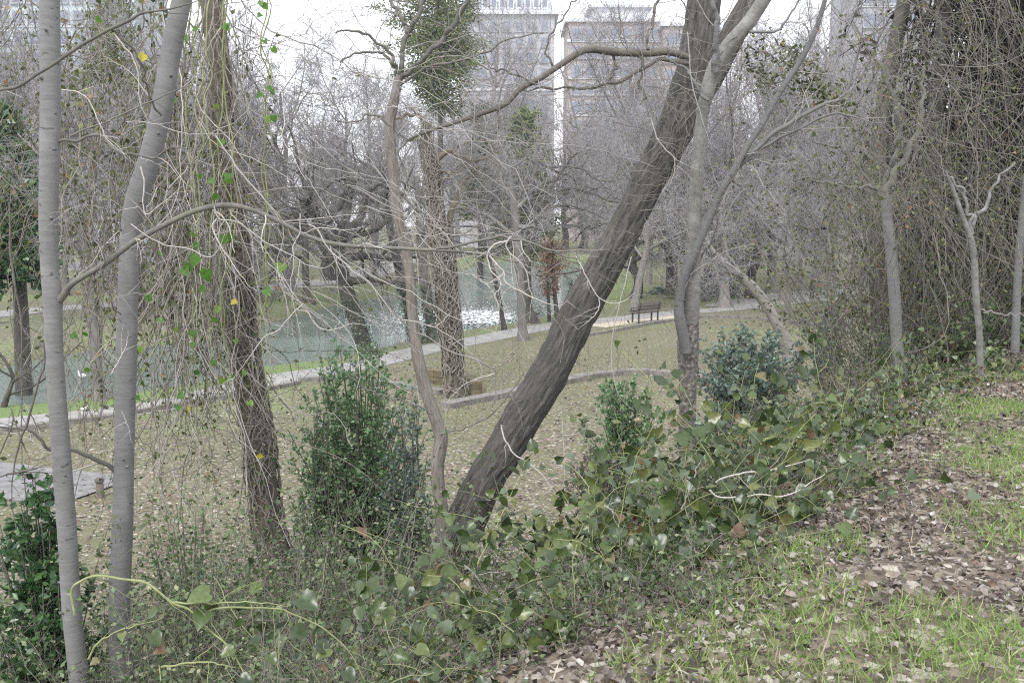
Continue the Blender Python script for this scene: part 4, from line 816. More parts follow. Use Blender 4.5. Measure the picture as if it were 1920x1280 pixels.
# ---- dark vine draped tree mass at the right
vx, vy = 6.6, 14.5; vz = H1(vx, vy)
vr = thing('vine_draped_tree', (vx, vy, vz), 'dark tree smothered in a hanging curtain of vines filling the upper right corner', 'tree')
g = G()
for k in range(7):
    a_ = vx - 1.2 + k * .75; c = cr(np.array([(a_, vy + rng.uniform(-.6, 1.2), vz - .2, .16), (a_ + rng.uniform(-.3, .3), vy + .2, vz + 3, .13), (a_ + rng.uniform(-.6, .6), vy + .2, vz + 7, .08)]), 30)
    g.tubes(c[:, :3], c[:, 3], 12, lobes=.2)
gput('trunk', g, M['oakbark'], vr)  # core trunks added to darken the inside of the mass
def curtain(n, x0, x1, y0, y1, zt0, zt1, L0, L1, N, wig, trop, r0, r1, d0, mat, parent, name='hanging_vines', k=3, jag=0.0, leaf=0, lmat=None, lsize=(.03, .06), zmin=None):
    p = np.stack([rng.uniform(x0, x1, n), rng.uniform(y0, y1, n), rng.uniform(zt0, zt1, n)], 1)
    d = np.tile(np.array(d0, float), (n, 1)) + rng.normal(size=(n, 3)) * .3; d /= np.linalg.norm(d, axis=1, keepdims=True)
    Pl, Rl = walk(p, d, rng.uniform(L0, L1, n), N, wig, trop, rng.uniform(r0, r1, n), .5, jag)
    if zmin is not None: Pl[..., 2] = np.maximum(Pl[..., 2], zmin + .02 * rng.random(Pl.shape[:2]))
    g = G(); g.tubes(Pl, Rl, k); ob = gput(name, g, mat, parent, kind='stuff')
    if leaf:
        ii = rng.integers(0, n, leaf); jj = rng.integers(0, N, leaf); q = Pl[ii, jj] + rng.normal(size=(leaf, 3)) * .05
        g = G(); g.leaves(q, rdir(leaf, .3), rdir(leaf), rng.uniform(*lsize, leaf), TRIL); gput('leaves', g, lmat, parent, kind='stuff')
    return Pl, Rl
curtain(3400, 6.1, 11.5, 12.6, 16.5, 4.6, 10.8, 1.5, 4.5, 8, .18, (0, 0, -.12), .006, .018, (.25, -.05, -1), M['darkvine'], vr, 'dark_hanging_vines', jag=.1, leaf=90000, lmat=M['darkfill'], lsize=(.07, .18), zmin=3.4)  # dark leaf fill added to block light and darken the interior
curtain(420, 5.2, 9.0, 11.3, 13.2, 4.4, 9.6, 1.0, 3.6, 11, .18, (0, 0, -.08), .003, .008, (.35, -.1, -1), M['midvine'], vr, 'grey_hanging_vines', jag=.12, zmin=3.4)
# brush between the bluish bush and the dark mass
def brush(name, label, cat, cx, cy, rx, ry, h, nst, nl, mat_s, mat_l, lsize, shape=QUADL, stem_r=(.004, .012), L=(.8, 1.8), wig=.14, up=.02, spread=.5, sunk=.05, group=None, N=12):
    z0 = H1(cx, cy); root = thing(name, (cx, cy, z0), label, cat, group)
    a = rng.random(nst) * 6.28; r_ = np.sqrt(rng.random(nst)); x = cx + np.cos(a) * r_ * rx; y = cy + np.sin(a) * r_ * ry; z = H(x, y) - sunk
    d = np.stack([np.cos(a) * spread * r_, np.sin(a) * spread * r_, np.ones(nst)], 1) + rng.normal(size=(nst, 3)) * .25; d /= np.linalg.norm(d, axis=1, keepdims=True)
    Pl, Rl = walk(np.stack([x, y, z], 1), d, rng.uniform(*L, nst) * h, N, wig, (0, 0, up), rng.uniform(*stem_r, nst), .35, .06)
    g = G(); g.tubes(Pl, Rl, 4)
    tp, tt = grow(Pl, Rl, 6, (.2, 1), 55, h * .35, 4, .2, (0, 0, .02), .5, rmin=.0018, zig=.1); g.tubes(tp, tt, 3)
    gput('stems', g, mat_s, root, kind='stuff')
    if nl:
        ii = rng.integers(0, len(tp), nl); jj = rng.integers(1, 4, nl); q = tp[ii, jj] + rng.normal(size=(nl, 3)) * .025
        g = G(); g.leaves(q, rdir(nl, .8), rdir(nl, .1), rng.uniform(*lsize, nl), shape); gput('leaves', g, mat_l, root, kind='stuff')
    return root
brush('brush_thicket', 'olive brown thicket of thin stems between the bluish bush and the grey forked trunk', 'thicket', 5.5, 13.0, .95, 1.3, 2.4, 230, 8000, M['midvine'], M['olive'], (.03, .07))
brush('brush_thicket', 'tall tangled thicket behind the grey forked trunk on the right', 'thicket', 7.9, 17.0, 1.7, 1.5, 3.6, 320, 9000, M['midvine'], M['olive'], (.04, .09))
brush('brush_thicket', 'grey green thicket at the foot of the dark vine mass', 'thicket', 5.3, 12.2, 1.3, .7, .8, 150, 5000, M['midvine'], M['underleaf'], (.03, .07))
curtain(460, 3.6, 5.4, 9.5, 13, 4.8, 8.2, .8, 2.2, 12, .2, (0, 0, -.03), .002, .006, (.3, 0, -.4), M['midvine'], put('twig_tangle', None, label='loose grey tangle of twigs left of the dark vine mass', cat='twig tangle', loc=(4, 11, 3)), 'stems', jag=.2, leaf=2200, lmat=M['olive'], lsize=(.03, .06))

# ------------------------------------------------------------------ twigs off traced branches
def twigset(src, name, label, mat, n1=6, L=.5, n2=3, trop=(0, 0, -.01), rmin=.0014, cat='twigs', ang=55, rr=.4):
    g = G(); org = None
    for lp, lr in src:
        ln = np.linalg.norm(np.diff(lp, axis=0), axis=1).sum(); k = max(2, int(n1 * ln))
        a, ar = grow(lp, lr, k, (.1, 1), ang, L, 9, .16, trop, rr, .4, .3, rmin, .14, rmax=.004); g.tubes(a, ar, 4)
        b, br = grow(a, ar, n2, (.2, 1), 50, L * .5, 6, .16, trop, .7, .4, rmin=rmin * .8, zig=.16); g.tubes(b, br, 3)
        if org is None: org = lp[0]
    return gput(name, g, mat, None, tuple(org), kind='stuff', label=label)
def twigs_on(root, src, mat, **k):
    g = G()
    for lp, lr in src:
        ln = np.linalg.norm(np.diff(lp, axis=0), axis=1).sum(); kk = max(2, int(k.get('n1', 6) * ln))
        a, ar = grow(lp, lr, kk, (.1, 1), k.get('ang', 55), k.get('L', .5), 9, .16, k.get('trop', (0, 0, .01)), .4, .4, .3, .0014, .14, rmax=.004); g.tubes(a, ar, 4)
        b, br = grow(a, ar, 3, (.2, 1), 50, k.get('L', .5) * .5, 6, .16, k.get('trop', (0, 0, .01)), .7, .4, rmin=.0011, zig=.16); g.tubes(b, br, 3)
    gput('twigs', g, mat, root, kind='stuff')
twigs_on(root_D, DL, M['twig'], n1=11, L=.45)
twigs_on(root_E, EL, M['twig'], n1=9, L=.45)
twigs_on(root_F, FL, M['twig'], n1=8, L=.45)
twigs_on(root_A, AL, M['paletwig'], n1=8, L=.32)
twigs_on(root_D, [(cD[280:], RD[280:])], M['twig'], n1=26, L=.55)
twigs_on(root_F, [(cF[180:], RF[180:])], M['twig'], n1=10, L=.4)

vl = thing('leafy_vine', tuple(P(1440, 120, 8.2)), 'dark leafy vine sprays against the white sky right of the forked tree top', 'vine')
g = G(); srcs = []
for pts in ([(1395, 80, 3), (1430, 100, 3), (1465, 110, 3), (1500, 150, 2), (1540, 185, 2)], [(1400, 90, 3), (1410, 130, 3), (1440, 160, 2), (1480, 150, 2)], [(1450, 75, 3), (1480, 95, 2), (1520, 120, 2), (1545, 180, 2)], [(1500, 150, 3), (1530, 175, 2), (1560, 190, 2), (1590, 200, 2)]):
    lp, lr = trace(pts, 8.2, 30, wig=.03, seed=pts[0][0] + len(srcs)); g.tubes(lp, lr, 4); srcs.append((lp, lr)); a_, ar_ = grow(lp, lr, 16, (.1, 1), 60, .22, 6, .2, (0, 0, -.05), .6, rmin=.0012); g.tubes(a_, ar_, 3); srcs += [(a_[i], ar_[i]) for i in range(len(a_))]
gput('stems', g, M['darklimb'], vl, kind='stuff'); q = np.concatenate([a for a, b in srcs])[rng.integers(0, sum(len(a) for a, b in srcs), 620)] + rng.normal(size=(620, 3)) * .03
g = G(); g.leaves(q, rdir(620), rdir(620, -.6), rng.uniform(.03, .055, 620), OVAL); gput('leaves', g, M['olive'], vl, kind='stuff')
# ---- hanging vine curtain at the left
lv = thing('vine_curtain', tuple(P(370, 900, 7.4)), 'dense curtain of brown hanging vines between the second slim trunk and the vine clad trunk', 'vines')
def pix_curtain(n, u0, u1, v0, v1, Y0, Y1, L, N, wig, trop, r, d0, mat, root, name, jag=.1, k=3, leaf=0, lmat=None, ls=(.03, .06), shape=QUADL):
    u = rng.uniform(u0, u1, n); v = rng.uniform(v0, v1, n); Y = rng.uniform(Y0, Y1, n)
    p = np.array([P(a, b, c) for a, b, c in zip(u, v, Y)]); d = np.tile(np.array(d0, float), (n, 1)) + rng.normal(size=(n, 3)) * [.25, .1, .25]; d /= np.linalg.norm(d, axis=1, keepdims=True)
    Pl, Rl = walk(p, d, rng.uniform(*L, n), N, wig, trop, rng.uniform(*r, n), .5, jag)
    gz = H(Pl[..., 0].ravel(), Pl[..., 1].ravel()).reshape(Pl.shape[:2]); Pl[..., 2] = np.maximum(Pl[..., 2], gz - .03)
    g = G(); g.tubes(Pl, Rl, k); gput(name, g, mat, root, kind='stuff')
    if leaf:
        ii = rng.integers(0, n, leaf); jj = rng.integers(0, N, leaf); q = Pl[ii, jj] + rng.normal(size=(leaf, 3)) * .03
        g = G(); g.leaves(q, rdir(leaf, .2), rdir(leaf, -.6), rng.uniform(*ls, leaf), shape); gput('leaves', g, lmat, root, kind='stuff')
pix_curtain(170, 285, 440, -60, 620, 7.6, 8.3, (.9, 2.6), 18, .17, (0, 0, -.07), (.003, .008), (0, 0, -1), M['vinestem'], lv, 'brown_stems', .12, leaf=2200, lmat=M['olive'], ls=(.03, .06))
pix_curtain(90, 285, 480, -40, 700, 6.6, 7.8, (.6, 1.9), 16, .19, (0, 0, -.05), (.002, .005), (0, 0, -1), M['paletwig'], lv, 'pale_stems', .14)
pix_curtain(380, 270, 480, 0, 930, 7.0, 8.6, (.3, 1.1), 10, .3, (0, 0, 0), (.0015, .004), (.3, 0, .2), M['midvine'], lv, 'cross_stems', .3)
lv2 = thing('vine_curtain', tuple(P(170, 700, 8.5)), 'looser brown vine tangle with olive leaves behind the two slim grey trunks', 'vines')
pix_curtain(120, 110, 300, -60, 420, 7.5, 9.5, (.8, 2.6), 20, .16, (0, 0, -.05), (.002, .006), (0, 0, -1), M['vinestem'], lv2, 'brown_stems', .15, leaf=1700, lmat=M['olive'], ls=(.03, .07))
pix_curtain(130, -30, 120, -60, 380, 7.5, 9.5, (.5, 1.8), 16, .2, (0, 0, -.02), (.0015, .005), (0, 0, -.5), M['midvine'], lv2, 'grey_stems', .2, leaf=700, lmat=M['olive'], ls=(.03, .06))
pix_curtain(80, 100, 300, 300, 760, 7.5, 9.0, (.5, 1.6), 14, .2, (0, 0, -.05), (.0015, .005), (0, 0, -1), M['vinestem'], lv2, 'thin_stems', .2, leaf=300, lmat=M['olive'], ls=(.03, .06))
lv3 = put('twig_tangle', None, label='fine grey twig tangle in front of the lake trees left of the leaning trunk', cat='twig tangle', loc=tuple(P(650, 300, 7)))
pix_curtain(70, 430, 900, 120, 560, 5.6, 7.6, (.4, 1.3), 12, .17, (0, 0, -.03), (.0014, .003), (.5, 0, -.3), M['paletwig'], lv3, 'pale_stems', .22)
pix_curtain(210, 430, 900, -40, 520, 6.2, 9.2, (.4, 1.3), 12, .18, (0, 0, -.02), (.0012, .003), (.4, 0, -.2), M['midvine'], lv3, 'stems', .2)
pix_curtain(190, 780, 1280, 40, 520, 6.5, 8.2, (.3, 1.0), 14, .18, (0, 0, -.02), (.0012, .003), (.4, 0, .0), M['midvine'], lv3, 'stems', .2)
pix_curtain(46, 930, 1270, 480, 900, 7.8, 9.6, (.5, 1.4), 14, .12, (0, 0, -.02), (.0012, .0026), (.05, 0, -1), M['midvine'], lv3, 'stems', .12)
lv4 = put('twig_tangle', None, label='fine twig tangle around the forked tree stems', cat='twig tangle', loc=tuple(P(1450, 300, 8)))
pix_curtain(190, 1380, 1700, 60, 380, 8.3, 11, (.4, 1.4), 14, .2, (0, 0, -.02), (.0014, .0035), (.3, 0, -.1), M['midvine'], lv4, 'stems', .22, leaf=500, lmat=M['olive'], ls=(.03, .06))
pix_curtain(160, 1230, 1400, 60, 420, 7.2, 8.2, (.2, .8), 12, .2, (0, 0, -.03), (.0012, .003), (-.2, 0, -.4), M['vinestem'], lv4, 'stems', .22)

# ---- heart leaves hanging on the curtain (large: parts)
hl = thing('greenbrier_vine', tuple(P(370, 520, 6.3)), 'bright green heart shaped leaves strung down the hanging vine curtain', 'vine')
hp = [(357, 505, 18), (372, 490, 22), (388, 515, 24), (372, 462, 16), (358, 440, 14), (345, 512, 20), (425, 450, 18), (436, 448, 16), (432, 335, 18), (424, 340, 15), (415, 268, 15), (410, 372, 14), (392, 345, 14), (495, 82, 12), (510, 95, 12), (500, 170, 14), (512, 172, 12), (490, 180, 12), (500, 225, 13), (513, 222, 13),
      (492, 15, 12), (490, 32, 10), (428, 52, 16), (420, 55, 12), (355, 630, 16), (365, 648, 12), (412, 580, 14), (398, 602, 12), (330, 618, 10), (375, 330, 10), (302, 475, 12), (278, 558, 14), (284, 562, 12), (345, 745, 14), (335, 765, 13), (418, 715, 12), (440, 708, 10), (466, 758, 13), (484, 857, 12), (357, 768, 12), (490, 8, 10), (135, 630, 12), (160, 628, 12), (265, 655, 12),
      (530, 505, 22), (497, 550, 18), (445, 570, 12), (160, 695, 11), (372, 700, 12), (258, 745, 10), (372, 60, 12), (345, 72, 10), (180, 40, 12), (205, 60, 9), (400, 680, 12), (460, 700, 10), (272, 110, 16), (385, 545, 14), (330, 190, 10), (405, 200, 10), (440, 640, 10), (300, 600, 10)]
g = G()
for c0 in (357, 372, 388, 425, 495, 500, 415):
    lp, lr = trace([(c0 + 6, -40, 2.5), (c0 - 4, 180, 2.5), (c0 + 8, 380, 2.5), (c0 - 2, 560, 2), (c0 + 5, 760, 1.5)], 6.35, 60, wig=.04, seed=c0); g.tubes(lp, lr, 4)
gput('stem', g, M['greenstem'], hl)
for i, (u, v, s_) in enumerate(hp):
    q = P(u, v, 6.3); g = G(); nr = np.array([[rng.normal() * .4, -1, rng.normal() * .5 + .2]]); dd = np.array([[rng.normal() * .6, 0, -1.]])
    yel = (u, v) in ((272, 110), (445, 570), (484, 857), (357, 768))
    g.leaves(q[None] + [0, 0, s_ * .5 * 6.3 / F], nr, dd, [s_ * 1.15 * 6.3 / F], HEART, rn=np.array([rng.random() * .8]))
    gput('leaf', g, M['yellowleaf'] if yel else M['hangleaf'], hl, label='yellow leaf' if yel else None)

# ------------------------------------------------------------------ bushes
def bush(name, label, u, Y, vt, vb, hw, mat, n, ls, dep=.8, nst=14, shape=OVAL, stemmat=None, prof=None, clumps=40, up=.9, cat='bush', nrm_out=.8):
    x = (u - 960) / F * Y; z0 = H1(x, Y); zt = P(u, vt, Y)[2]; zb = P(u, vb, Y)[2]; root = thing(name, (x, Y, z0), label, cat)
    rad = hw / F * Y; h = zt - zb
    t = rng.random(clumps); pr = prof(t) if prof else np.sin(np.clip(t * .9 + .08, 0, 1) * math.pi) ** .6
    az = rng.random(clumps) * 6.28; rr_ = pr * rad * np.sqrt(rng.random(clumps)) * .95
    cen = np.stack([x + np.cos(az) * rr_, Y + np.sin(az) * rr_ * dep, zb + t * h], 1)
    b0 = np.stack([x + rng.normal(size=clumps) * .05, Y + rng.normal(size=clumps) * .05, np.full(clumps, z0 - .05)], 1)
    mid = b0 * .45 + cen * .55 - np.stack([(cen[:, 0] - x) * .25, (cen[:, 1] - Y) * .25, -0 * az], 1)
    rows = [cr(np.hstack([np.array([b0[i], mid[i], cen[i]]), [[.014], [.009], [.003]]]), 12) for i in range(clumps)]; rows = np.array(rows)
    g = G(); g.tubes(rows[..., :3], rows[..., 3], 5)
    sh_p, sh_r = grow(rows[..., :3], rows[..., 3], 13, (.4, 1), 55, max(rad * .40, .22), 5, .12, (0, 0, .10), .45, rmin=.0016); g.tubes(sh_p, sh_r, 3)
    gput('stems', g, stemmat or M['limb'], root, kind='stuff')
    m = len(sh_p); ii = rng.integers(0, m, n); f = rng.random(n) ** .7 * 3.99; j = f.astype(int); fr = (f - j)[:, None]
    q = sh_p[ii, j] * (1 - fr) + sh_p[ii, j + 1] * fr; td = sh_p[ii, j + 1] - sh_p[ii, j]; td /= np.linalg.norm(td, axis=1, keepdims=True)
    od = td * .7 + rperp(td); g = G(); g.leaves(q, rdir(n, up), od, rng.uniform(*ls, n), shape); gput('leaves', g, mat, root, kind='stuff')
    return root
bush('privet_bush', 'large bright green privet bush left of the leaning trunk', 668, 9.4, 650, 1010, 180, M['privet'], 27000, (.028, .056), clumps=110, prof=lambda t: np.where(t < .6, 1.0, 1.0 - (t - .6) * 1.5))
bush('privet_bush', 'second lower crown of pale green privet at the left side of the large bush', 590, 9.0, 770, 1010, 75, M['privet'], 7000, (.026, .048), clumps=34)
bush('evergreen_bush', 'mid sized dark green bush right of the leaning trunk', 1170, 11.6, 712, 850, 84, M['privet'], 9500, (.035, .06), clumps=34, dep=.9)
bush('bluish_bush', 'bluish green evergreen bush beside the forked tree', 1408, 11.2, 606, 850, 138, M['blueleaf'], 12500, (.04, .072), clumps=70, prof=lambda t: np.where(t < .75, 1.0, 1.0 - (t - .75) * 2.2))
bush('bluish_bush', 'smaller bluish green bush between the bent trunk and the brush thicket', 1560, 17, 530, 660, 55, M['blueleaf'], 5000, (.05, .08), clumps=30)
bush('purple_bush', 'low purple brown bush under the evergreen bush', 1128, 10.2, 845, 935, 66, M['purple'], 6000, (.02, .035), clumps=30, cat='bush')
bush('broadleaf_bush', 'glossy dark broad leaved bush in the lower left corner behind the slim trunk', 50, 6.1, 890, 1340, 150, M['darkleaf'], 7500, (.045, .085), clumps=60, dep=.7, shape=OVAL)
bush('green_shrub', 'small green shrub in undergrowth right of the second slim trunk', 330, 7.2, 930, 1230, 105, M['privet'], 6200, (.02, .035), clumps=40, dep=.8)
bush('evergreen_bush', 'greyish green bush to the lower right of the large privet bush', 765, 8.8, 740, 1040, 55, M['blueleaf'], 6500, (.025, .045), clumps=30, dep=.9)
for (u, Y, vt, vb, hw, lb) in ((1100, 66, 520, 560, 40, 'low green shrub by the lake left of the bench'), (1350, 62, 520, 556, 55, 'low green shrub bed behind the right path'), (1240, 64, 540, 572, 45, 'low green shrub bed behind the bench')):
    bush('low_shrub', lb, u, Y, vt, vb, hw, M['blueleaf'], 2500, (.12, .22), clumps=24, dep=1)
# undergrowth patches on the slope
UG = [(-3.3, 7.4, .9, .9, 1.7, 'leafy undergrowth behind the glossy bush at the far left'), (-2.4, 6.4, .7, .6, 1.7, 'leafy undergrowth filling the gap between the two slim trunks'), (-1.65, 6.0, .7, .6, 1.35, 'thick small leaved undergrowth right of the second slim trunk'), (.55, 4.3, .5, .5, .3, 'fine twiggy tangle at the edge of the leaf litter'), (1.3, 6.0, .7, .6, .45, 'thin stemmed brush inside the greenbrier thicket'), (-2.1, 7.4, 1.1, .8, 1.8, 'pale undergrowth of small leaves at the foot of the two slim trunks'), (-1.0, 6.6, .9, .7, .95, 'undergrowth of fine stems in front of the privet bush'), (-2.5, 8.8, 1.2, 1.0, 1.3, 'small leaved undergrowth below the vine clad trunk'),
      (-.85, 4.7, .7, .6, .38, 'dense fine leaved undergrowth at the bottom left of centre'), (-1.5, 5.2, .8, .6, .9, 'undergrowth between the feet of the slim trunks'), (-.25, 4.0, .55, .5, .2, 'tangled fine stems and small leaves at the bottom centre'), (-.9, 3.7, .5, .4, .5, 'fine leaved tangle behind the arching greenbrier stem at the lower left'),
      (-.7, 8.3, .9, .7, .6, 'brush behind the foot of the shaggy tree'),
      (.5, 9.0, 1.2, .9, .55, 'dry brown twiggy brush right of the base of the leaning trunk'), (1.9, 9.6, 1.2, .8, .6, 'dry brush behind the forked tree'), (3.1, 10.6, 1.0, 1.0, .8, 'brown brush in front of the bluish bush')]
for i, (x, y, rx, ry, h, lb) in enumerate(UG):
    dry = 'dry' in lb or 'brown' in lb
    brush('undergrowth', lb, 'undergrowth', x, y, rx, ry, h, 240 if h > 1 else 140, 1300 if dry else (1900 if y < 6.1 and x > -1.2 else int(5000 * max(1, h * 1.25))), M['midvine'] if (dry or x > -1.2) else M['vinestem'], M['olive'] if dry else M['underleaf'], (.024, .046) if h > 1 else (.018, .034), stem_r=(.0016, .004), L=(.5, 1.3), wig=.16 if h > 1 else .2, up=.02 if h > 1 else -.01, N=10)

# ------------------------------------------------------------------ greenbrier in the foreground
def briar(name, label, region, n_stems, n_parts, n_mass, hmin=.08, hmax=.5, ls=(.05, .085), extra=()):
    """region: function -> world x,y samples"""
    x, y = region(n_stems); z = H(x, y); root = thing(name, (float(x.mean()), float(y.mean()), H1(x.mean(), y.mean())), label, 'vine thicket')
    d = rdir(n_stems, 1.3); Pl, Rl = walk(np.stack([x, y, z - .02], 1), d, rng.uniform(.4, 1.3, n_stems) * hmax * 2.2, 14, .17, (0, 0, -.06), rng.uniform(.0018, .0034, n_stems), .5, .16)
    gz = H(Pl[..., 0].ravel(), Pl[..., 1].ravel()).reshape(Pl.shape[:2]); Pl[..., 2] = np.maximum(Pl[..., 2], gz + .03)
    g = G(); g.tubes(Pl, Rl, 5); gput('stems', g, M['greenstem'], root, kind='stuff')
    dist = np.linalg.norm(Pl.mean(1) - np.array([0, 0, 5]), axis=1)
    def samp(n):
        ii = rng.integers(0, n_stems, n); j = rng.integers(2, 14, n); q = Pl[ii, j] + rng.normal(size=(n, 3)) * .03; gz = H(q[:, 0], q[:, 1]); q[:, 2] = np.maximum(q[:, 2], gz + .05); return q
    q = samp(n_mass); g = G(); g.leaves(q, rdir(n_mass, .45) + [0, -.35, 0], rdir(n_mass, -.2), rng.uniform(*ls, n_mass), HEART)
    if n_mass: gput('leaves', g, M['briar'], root, kind='stuff')
    q = samp(n_parts); nn = rdir(n_parts, .5) + [0, -.4, 0]; dd = rdir(n_parts, -.3)
    vars_ = []
    items = [(q[i], nn[i], dd[i], rng.uniform(ls[0] * 1.05, ls[1] * 1.1)) for i in range(n_parts)]
    for (u, v, s_, Yy) in extra:
        items.append((P(u, v, Yy), np.array([rng.normal() * .35, -.9, .7 + rng.normal() * .4]), np.array([rng.normal() * .7, -.3, -.7]), s_ * Yy / F))
    for (p_, n_, d_, s_) in items:
        g = G(); g.leaves(p_[None], n_[None], d_[None], [s_], HEART); gput('leaf', g, M['briar'], root)
def clear(x, y): return (x > -1.2) & (x < .05) & (y > 4.9) & (y < 7.9)
def band(s0, s1, y0, y1):
    def f(n):
        t = rng.random(n); yy = y0 + (y1 - y0) * t; ex = np.interp(yy, EDGE[:, 1], EDGE[:, 0]); xx = ex - (s0 + (s1 - s0) * rng.random(n)) * 1.15; xx = np.where(clear(xx, yy), xx + 1.3, xx); return xx, yy
    return f
e1 = [(1285 - 5, 1000, 0, 0)]
ex_mid = [(u / 2.977 + 640, v / 2.977 + 850, s_ / 2.977, 4.3 if v > 600 else 5.2) for u, v, s_ in [(600, 790, 95), (680, 920, 105), (630, 1150, 105), (740, 1150, 110), (370, 1040, 125), (60, 940, 100), (410, 940, 110), (110, 850, 90), (185, 690, 75), (355, 680, 90), (530, 670, 110), (630, 640, 110), (1090, 750, 95), (1240, 940, 85), (1175, 1050, 90), (1100, 1120, 75), (1210, 605, 60), (820, 1120, 80), (890, 1000, 100), (240, 820, 90), (700, 860, 70), (780, 1250, 90), (470, 1110, 95), (1130, 530, 60), (1000, 980, 95)]]
ex_r = [(u / 2.977 + 640, v / 2.977 + 850, s_ / 2.977, 5.0) for u, v, s_ in [(1560, 410, 120), (1760, 390, 95), (1580, 490, 110), (1350, 700, 90), (1420, 720, 110), (1760, 640, 110), (1550, 700, 120), (1590, 620, 100), (1480, 480, 80), (1870, 480, 80), (1830, 600, 110), (1700, 560, 90), (1640, 20, 70), (1800, 50, 70), (1450, 880, 80)]] + \
       [(u / 2.977 + 1280, v / 2.977 + 850, s_ / 2.977, 4.9) for u, v, s_ in [(70, 395, 85), (80, 470, 90), (240, 425, 70), (130, 370, 70), (320, 410, 50), (310, 580, 120), (180, 690, 110), (70, 740, 115), (20, 800, 100), (370, 480, 85), (500, 790, 65), (590, 410, 60), (540, 400, 80), (650, 500, 95), (410, 130, 65), (430, 30, 85), (150, 570, 90), (200, 560, 70), (480, 250, 80), (690, 40, 60), (100, 960, 90), (180, 1010, 90), (620, 290, 80)]]
ex_v7 = [(562, 1119, 48, 3.3), (395, 1112, 46, 3.3), (385, 1145, 42, 3.3), (282, 1185, 34, 3.3), (480, 1192, 26, 3.3), (440, 1215, 30, 3.3), (575, 1180, 38, 3.3), (595, 1205, 34, 3.3), (620, 1215, 34, 3.3), (230, 1185, 20, 3.3), (296, 1145, 28, 3.3), (365, 1150, 26, 3.3), (660, 1165, 36, 3.4), (530, 1140, 22, 3.3), (505, 1225, 26, 3.3), (450, 1270, 30, 3.2), (310, 1215, 24, 3.3), (645, 1255, 34, 3.2), (185, 1235, 18, 3.3)]
for (u, v, s_, yy) in ex_v7:
    g = G(); g.leaves(P(u, v, yy)[None], np.array([[rng.normal() * .3, -.6, .9]]), np.array([[rng.normal(), -.4, -.35]]), [s_ * yy / F], HEART); gput('leaf', g, M['briar'], rootV7)
briar('greenbrier_thicket', 'greenbrier thicket with broad round leaves spilling down the bank at right of centre', band(-.15, 1.9, 4.5, 7.6), 260, 230, 2400, hmax=.42, ls=(.042, .085), extra=ex_r)
briar('greenbrier_thicket', 'sparser greenbrier with large pale leaves at the bottom centre', band(.0, 2.0, 3.4, 5.4), 150, 90, 620, hmax=.26, extra=ex_mid)
briar('greenbrier_thicket', 'greenbrier patch along the edge of the leaf litter further up on the right', band(-.4, 1.1, 7.2, 10.2), 150, 110, 1300, hmax=.22, ls=(.035, .06))
briar('greenbrier_thicket', 'low greenbrier and ivy cover beneath the dark vine mass', lambda n: (rng.uniform(4.0, 8.5, n), rng.uniform(10.2, 13, n)), 200, 0, 2600, hmax=.24, ls=(.045, .075))

# ------------------------------------------------------------------ leaf litter, grass, sticks
def scatter(n, x0, x1, y0, y1, keep):
    x = rng.uniform(x0, x1, n); y = rng.uniform(y0, y1, n); k = (np.abs(x) < y * .505 + 1.1) & ((y - .2) / 2.6 > 1); x, y = x[k], y[k]; k = keep(x, y); return x[k], y[k]
def litter(name, label, x, y, ls, shape, mat, lift=.012, flat=1.5):
    n = len(x); z = H(x, y) + lift + rng.random(n) * .02; g = G(); nn = rng.normal(size=(n, 3)) * .55; nn[:, 2] += flat * rng.random(n) + .5; dd = rng.normal(size=(n, 3)); dd[:, 2] *= .3
    g.leaves(np.stack([x, y, z], 1), nn, dd, ls[0] + (ls[1] * 1.25 - ls[0]) * rng.random(n) ** 1.8, shape); gput(name, g, mat, kind='stuff', label=label)
def grassmask(x, y): return fbm(x * 1.9, y * 1.9, x * 0 + 9, 3)
x, y = scatter(95000, -1.5, 7, 2.4, 12, lambda x, y: (edge_s(x, y) < 2.2) & (rng.random(len(x)) < np.where(edge_s(x, y) < -.6, .85 - .5 * grassmask(x, y) - .45 * ss(.37, .47, x / y), .95)))
litter('fallen_leaves', 'curled brown and grey leaves covering the bank in the right foreground', x, y, (.012, .032), CURL, M['deadleaf'])
x, y = scatter(15000, -7, 6, 4.5, 14, lambda x, y: (edge_s(x, y) > 2) & (edge_s(x, y) < 8))
litter('slope_leaves', 'dead leaves under the undergrowth on the slope', x, y, (.04, .08), CURL, M['deadleaf'])
x, y = scatter(26000, -14, 9, 12, 36, lambda x, y: (edge_s(x, y) > 6) & (lake_d(x, y) < -1) & (rng.random(len(x)) < .35 + .5 * fbm(x * .4, y * .4, x * 0, 2)))
litter('lawn_leaves', 'fallen leaves scattered on the lawn', x, y, (.05, .09), QUADL, M['deadleaf'], .02, 2)
def grassy(name, label, x, y, hs, mat=None):
    n = len(x); z = H(x, y) - .005; g = G(); dd = rdir(n, 1.6); nn = rdir(n); g.leaves(np.stack([x, y, z], 1), nn, dd, rng.uniform(*hs, n), BLADE); gput(name, g, mat or M['grass'], kind='stuff', label=label)
x, y = scatter(260000, -1, 8, 2.4, 10.5, lambda x, y: (edge_s(x, y) < -.1) & (rng.random(len(x)) < np.clip(.07 + 1.6 * grassmask(x, y) + .9 * ss(.37, .47, x / y), .02, .95)))
grassy('grass', 'thin green grass growing through the leaf litter', x, y, (.035, .095))
x, y = scatter(9000, -1, 8, 2.4, 10.5, lambda x, y: (edge_s(x, y) < .3)); grassy('dry_grass', 'dry thatch between the leaves', x, y, (.04, .11), M['drygrass'])
g = G(); n = 150; x, y = scatter(400, -.5, 6, 2.6, 9, lambda x, y: edge_s(x, y) < .5); n = len(x); d = rdir(n); d[:, 2] = 0; d /= np.linalg.norm(d, axis=1, keepdims=True)
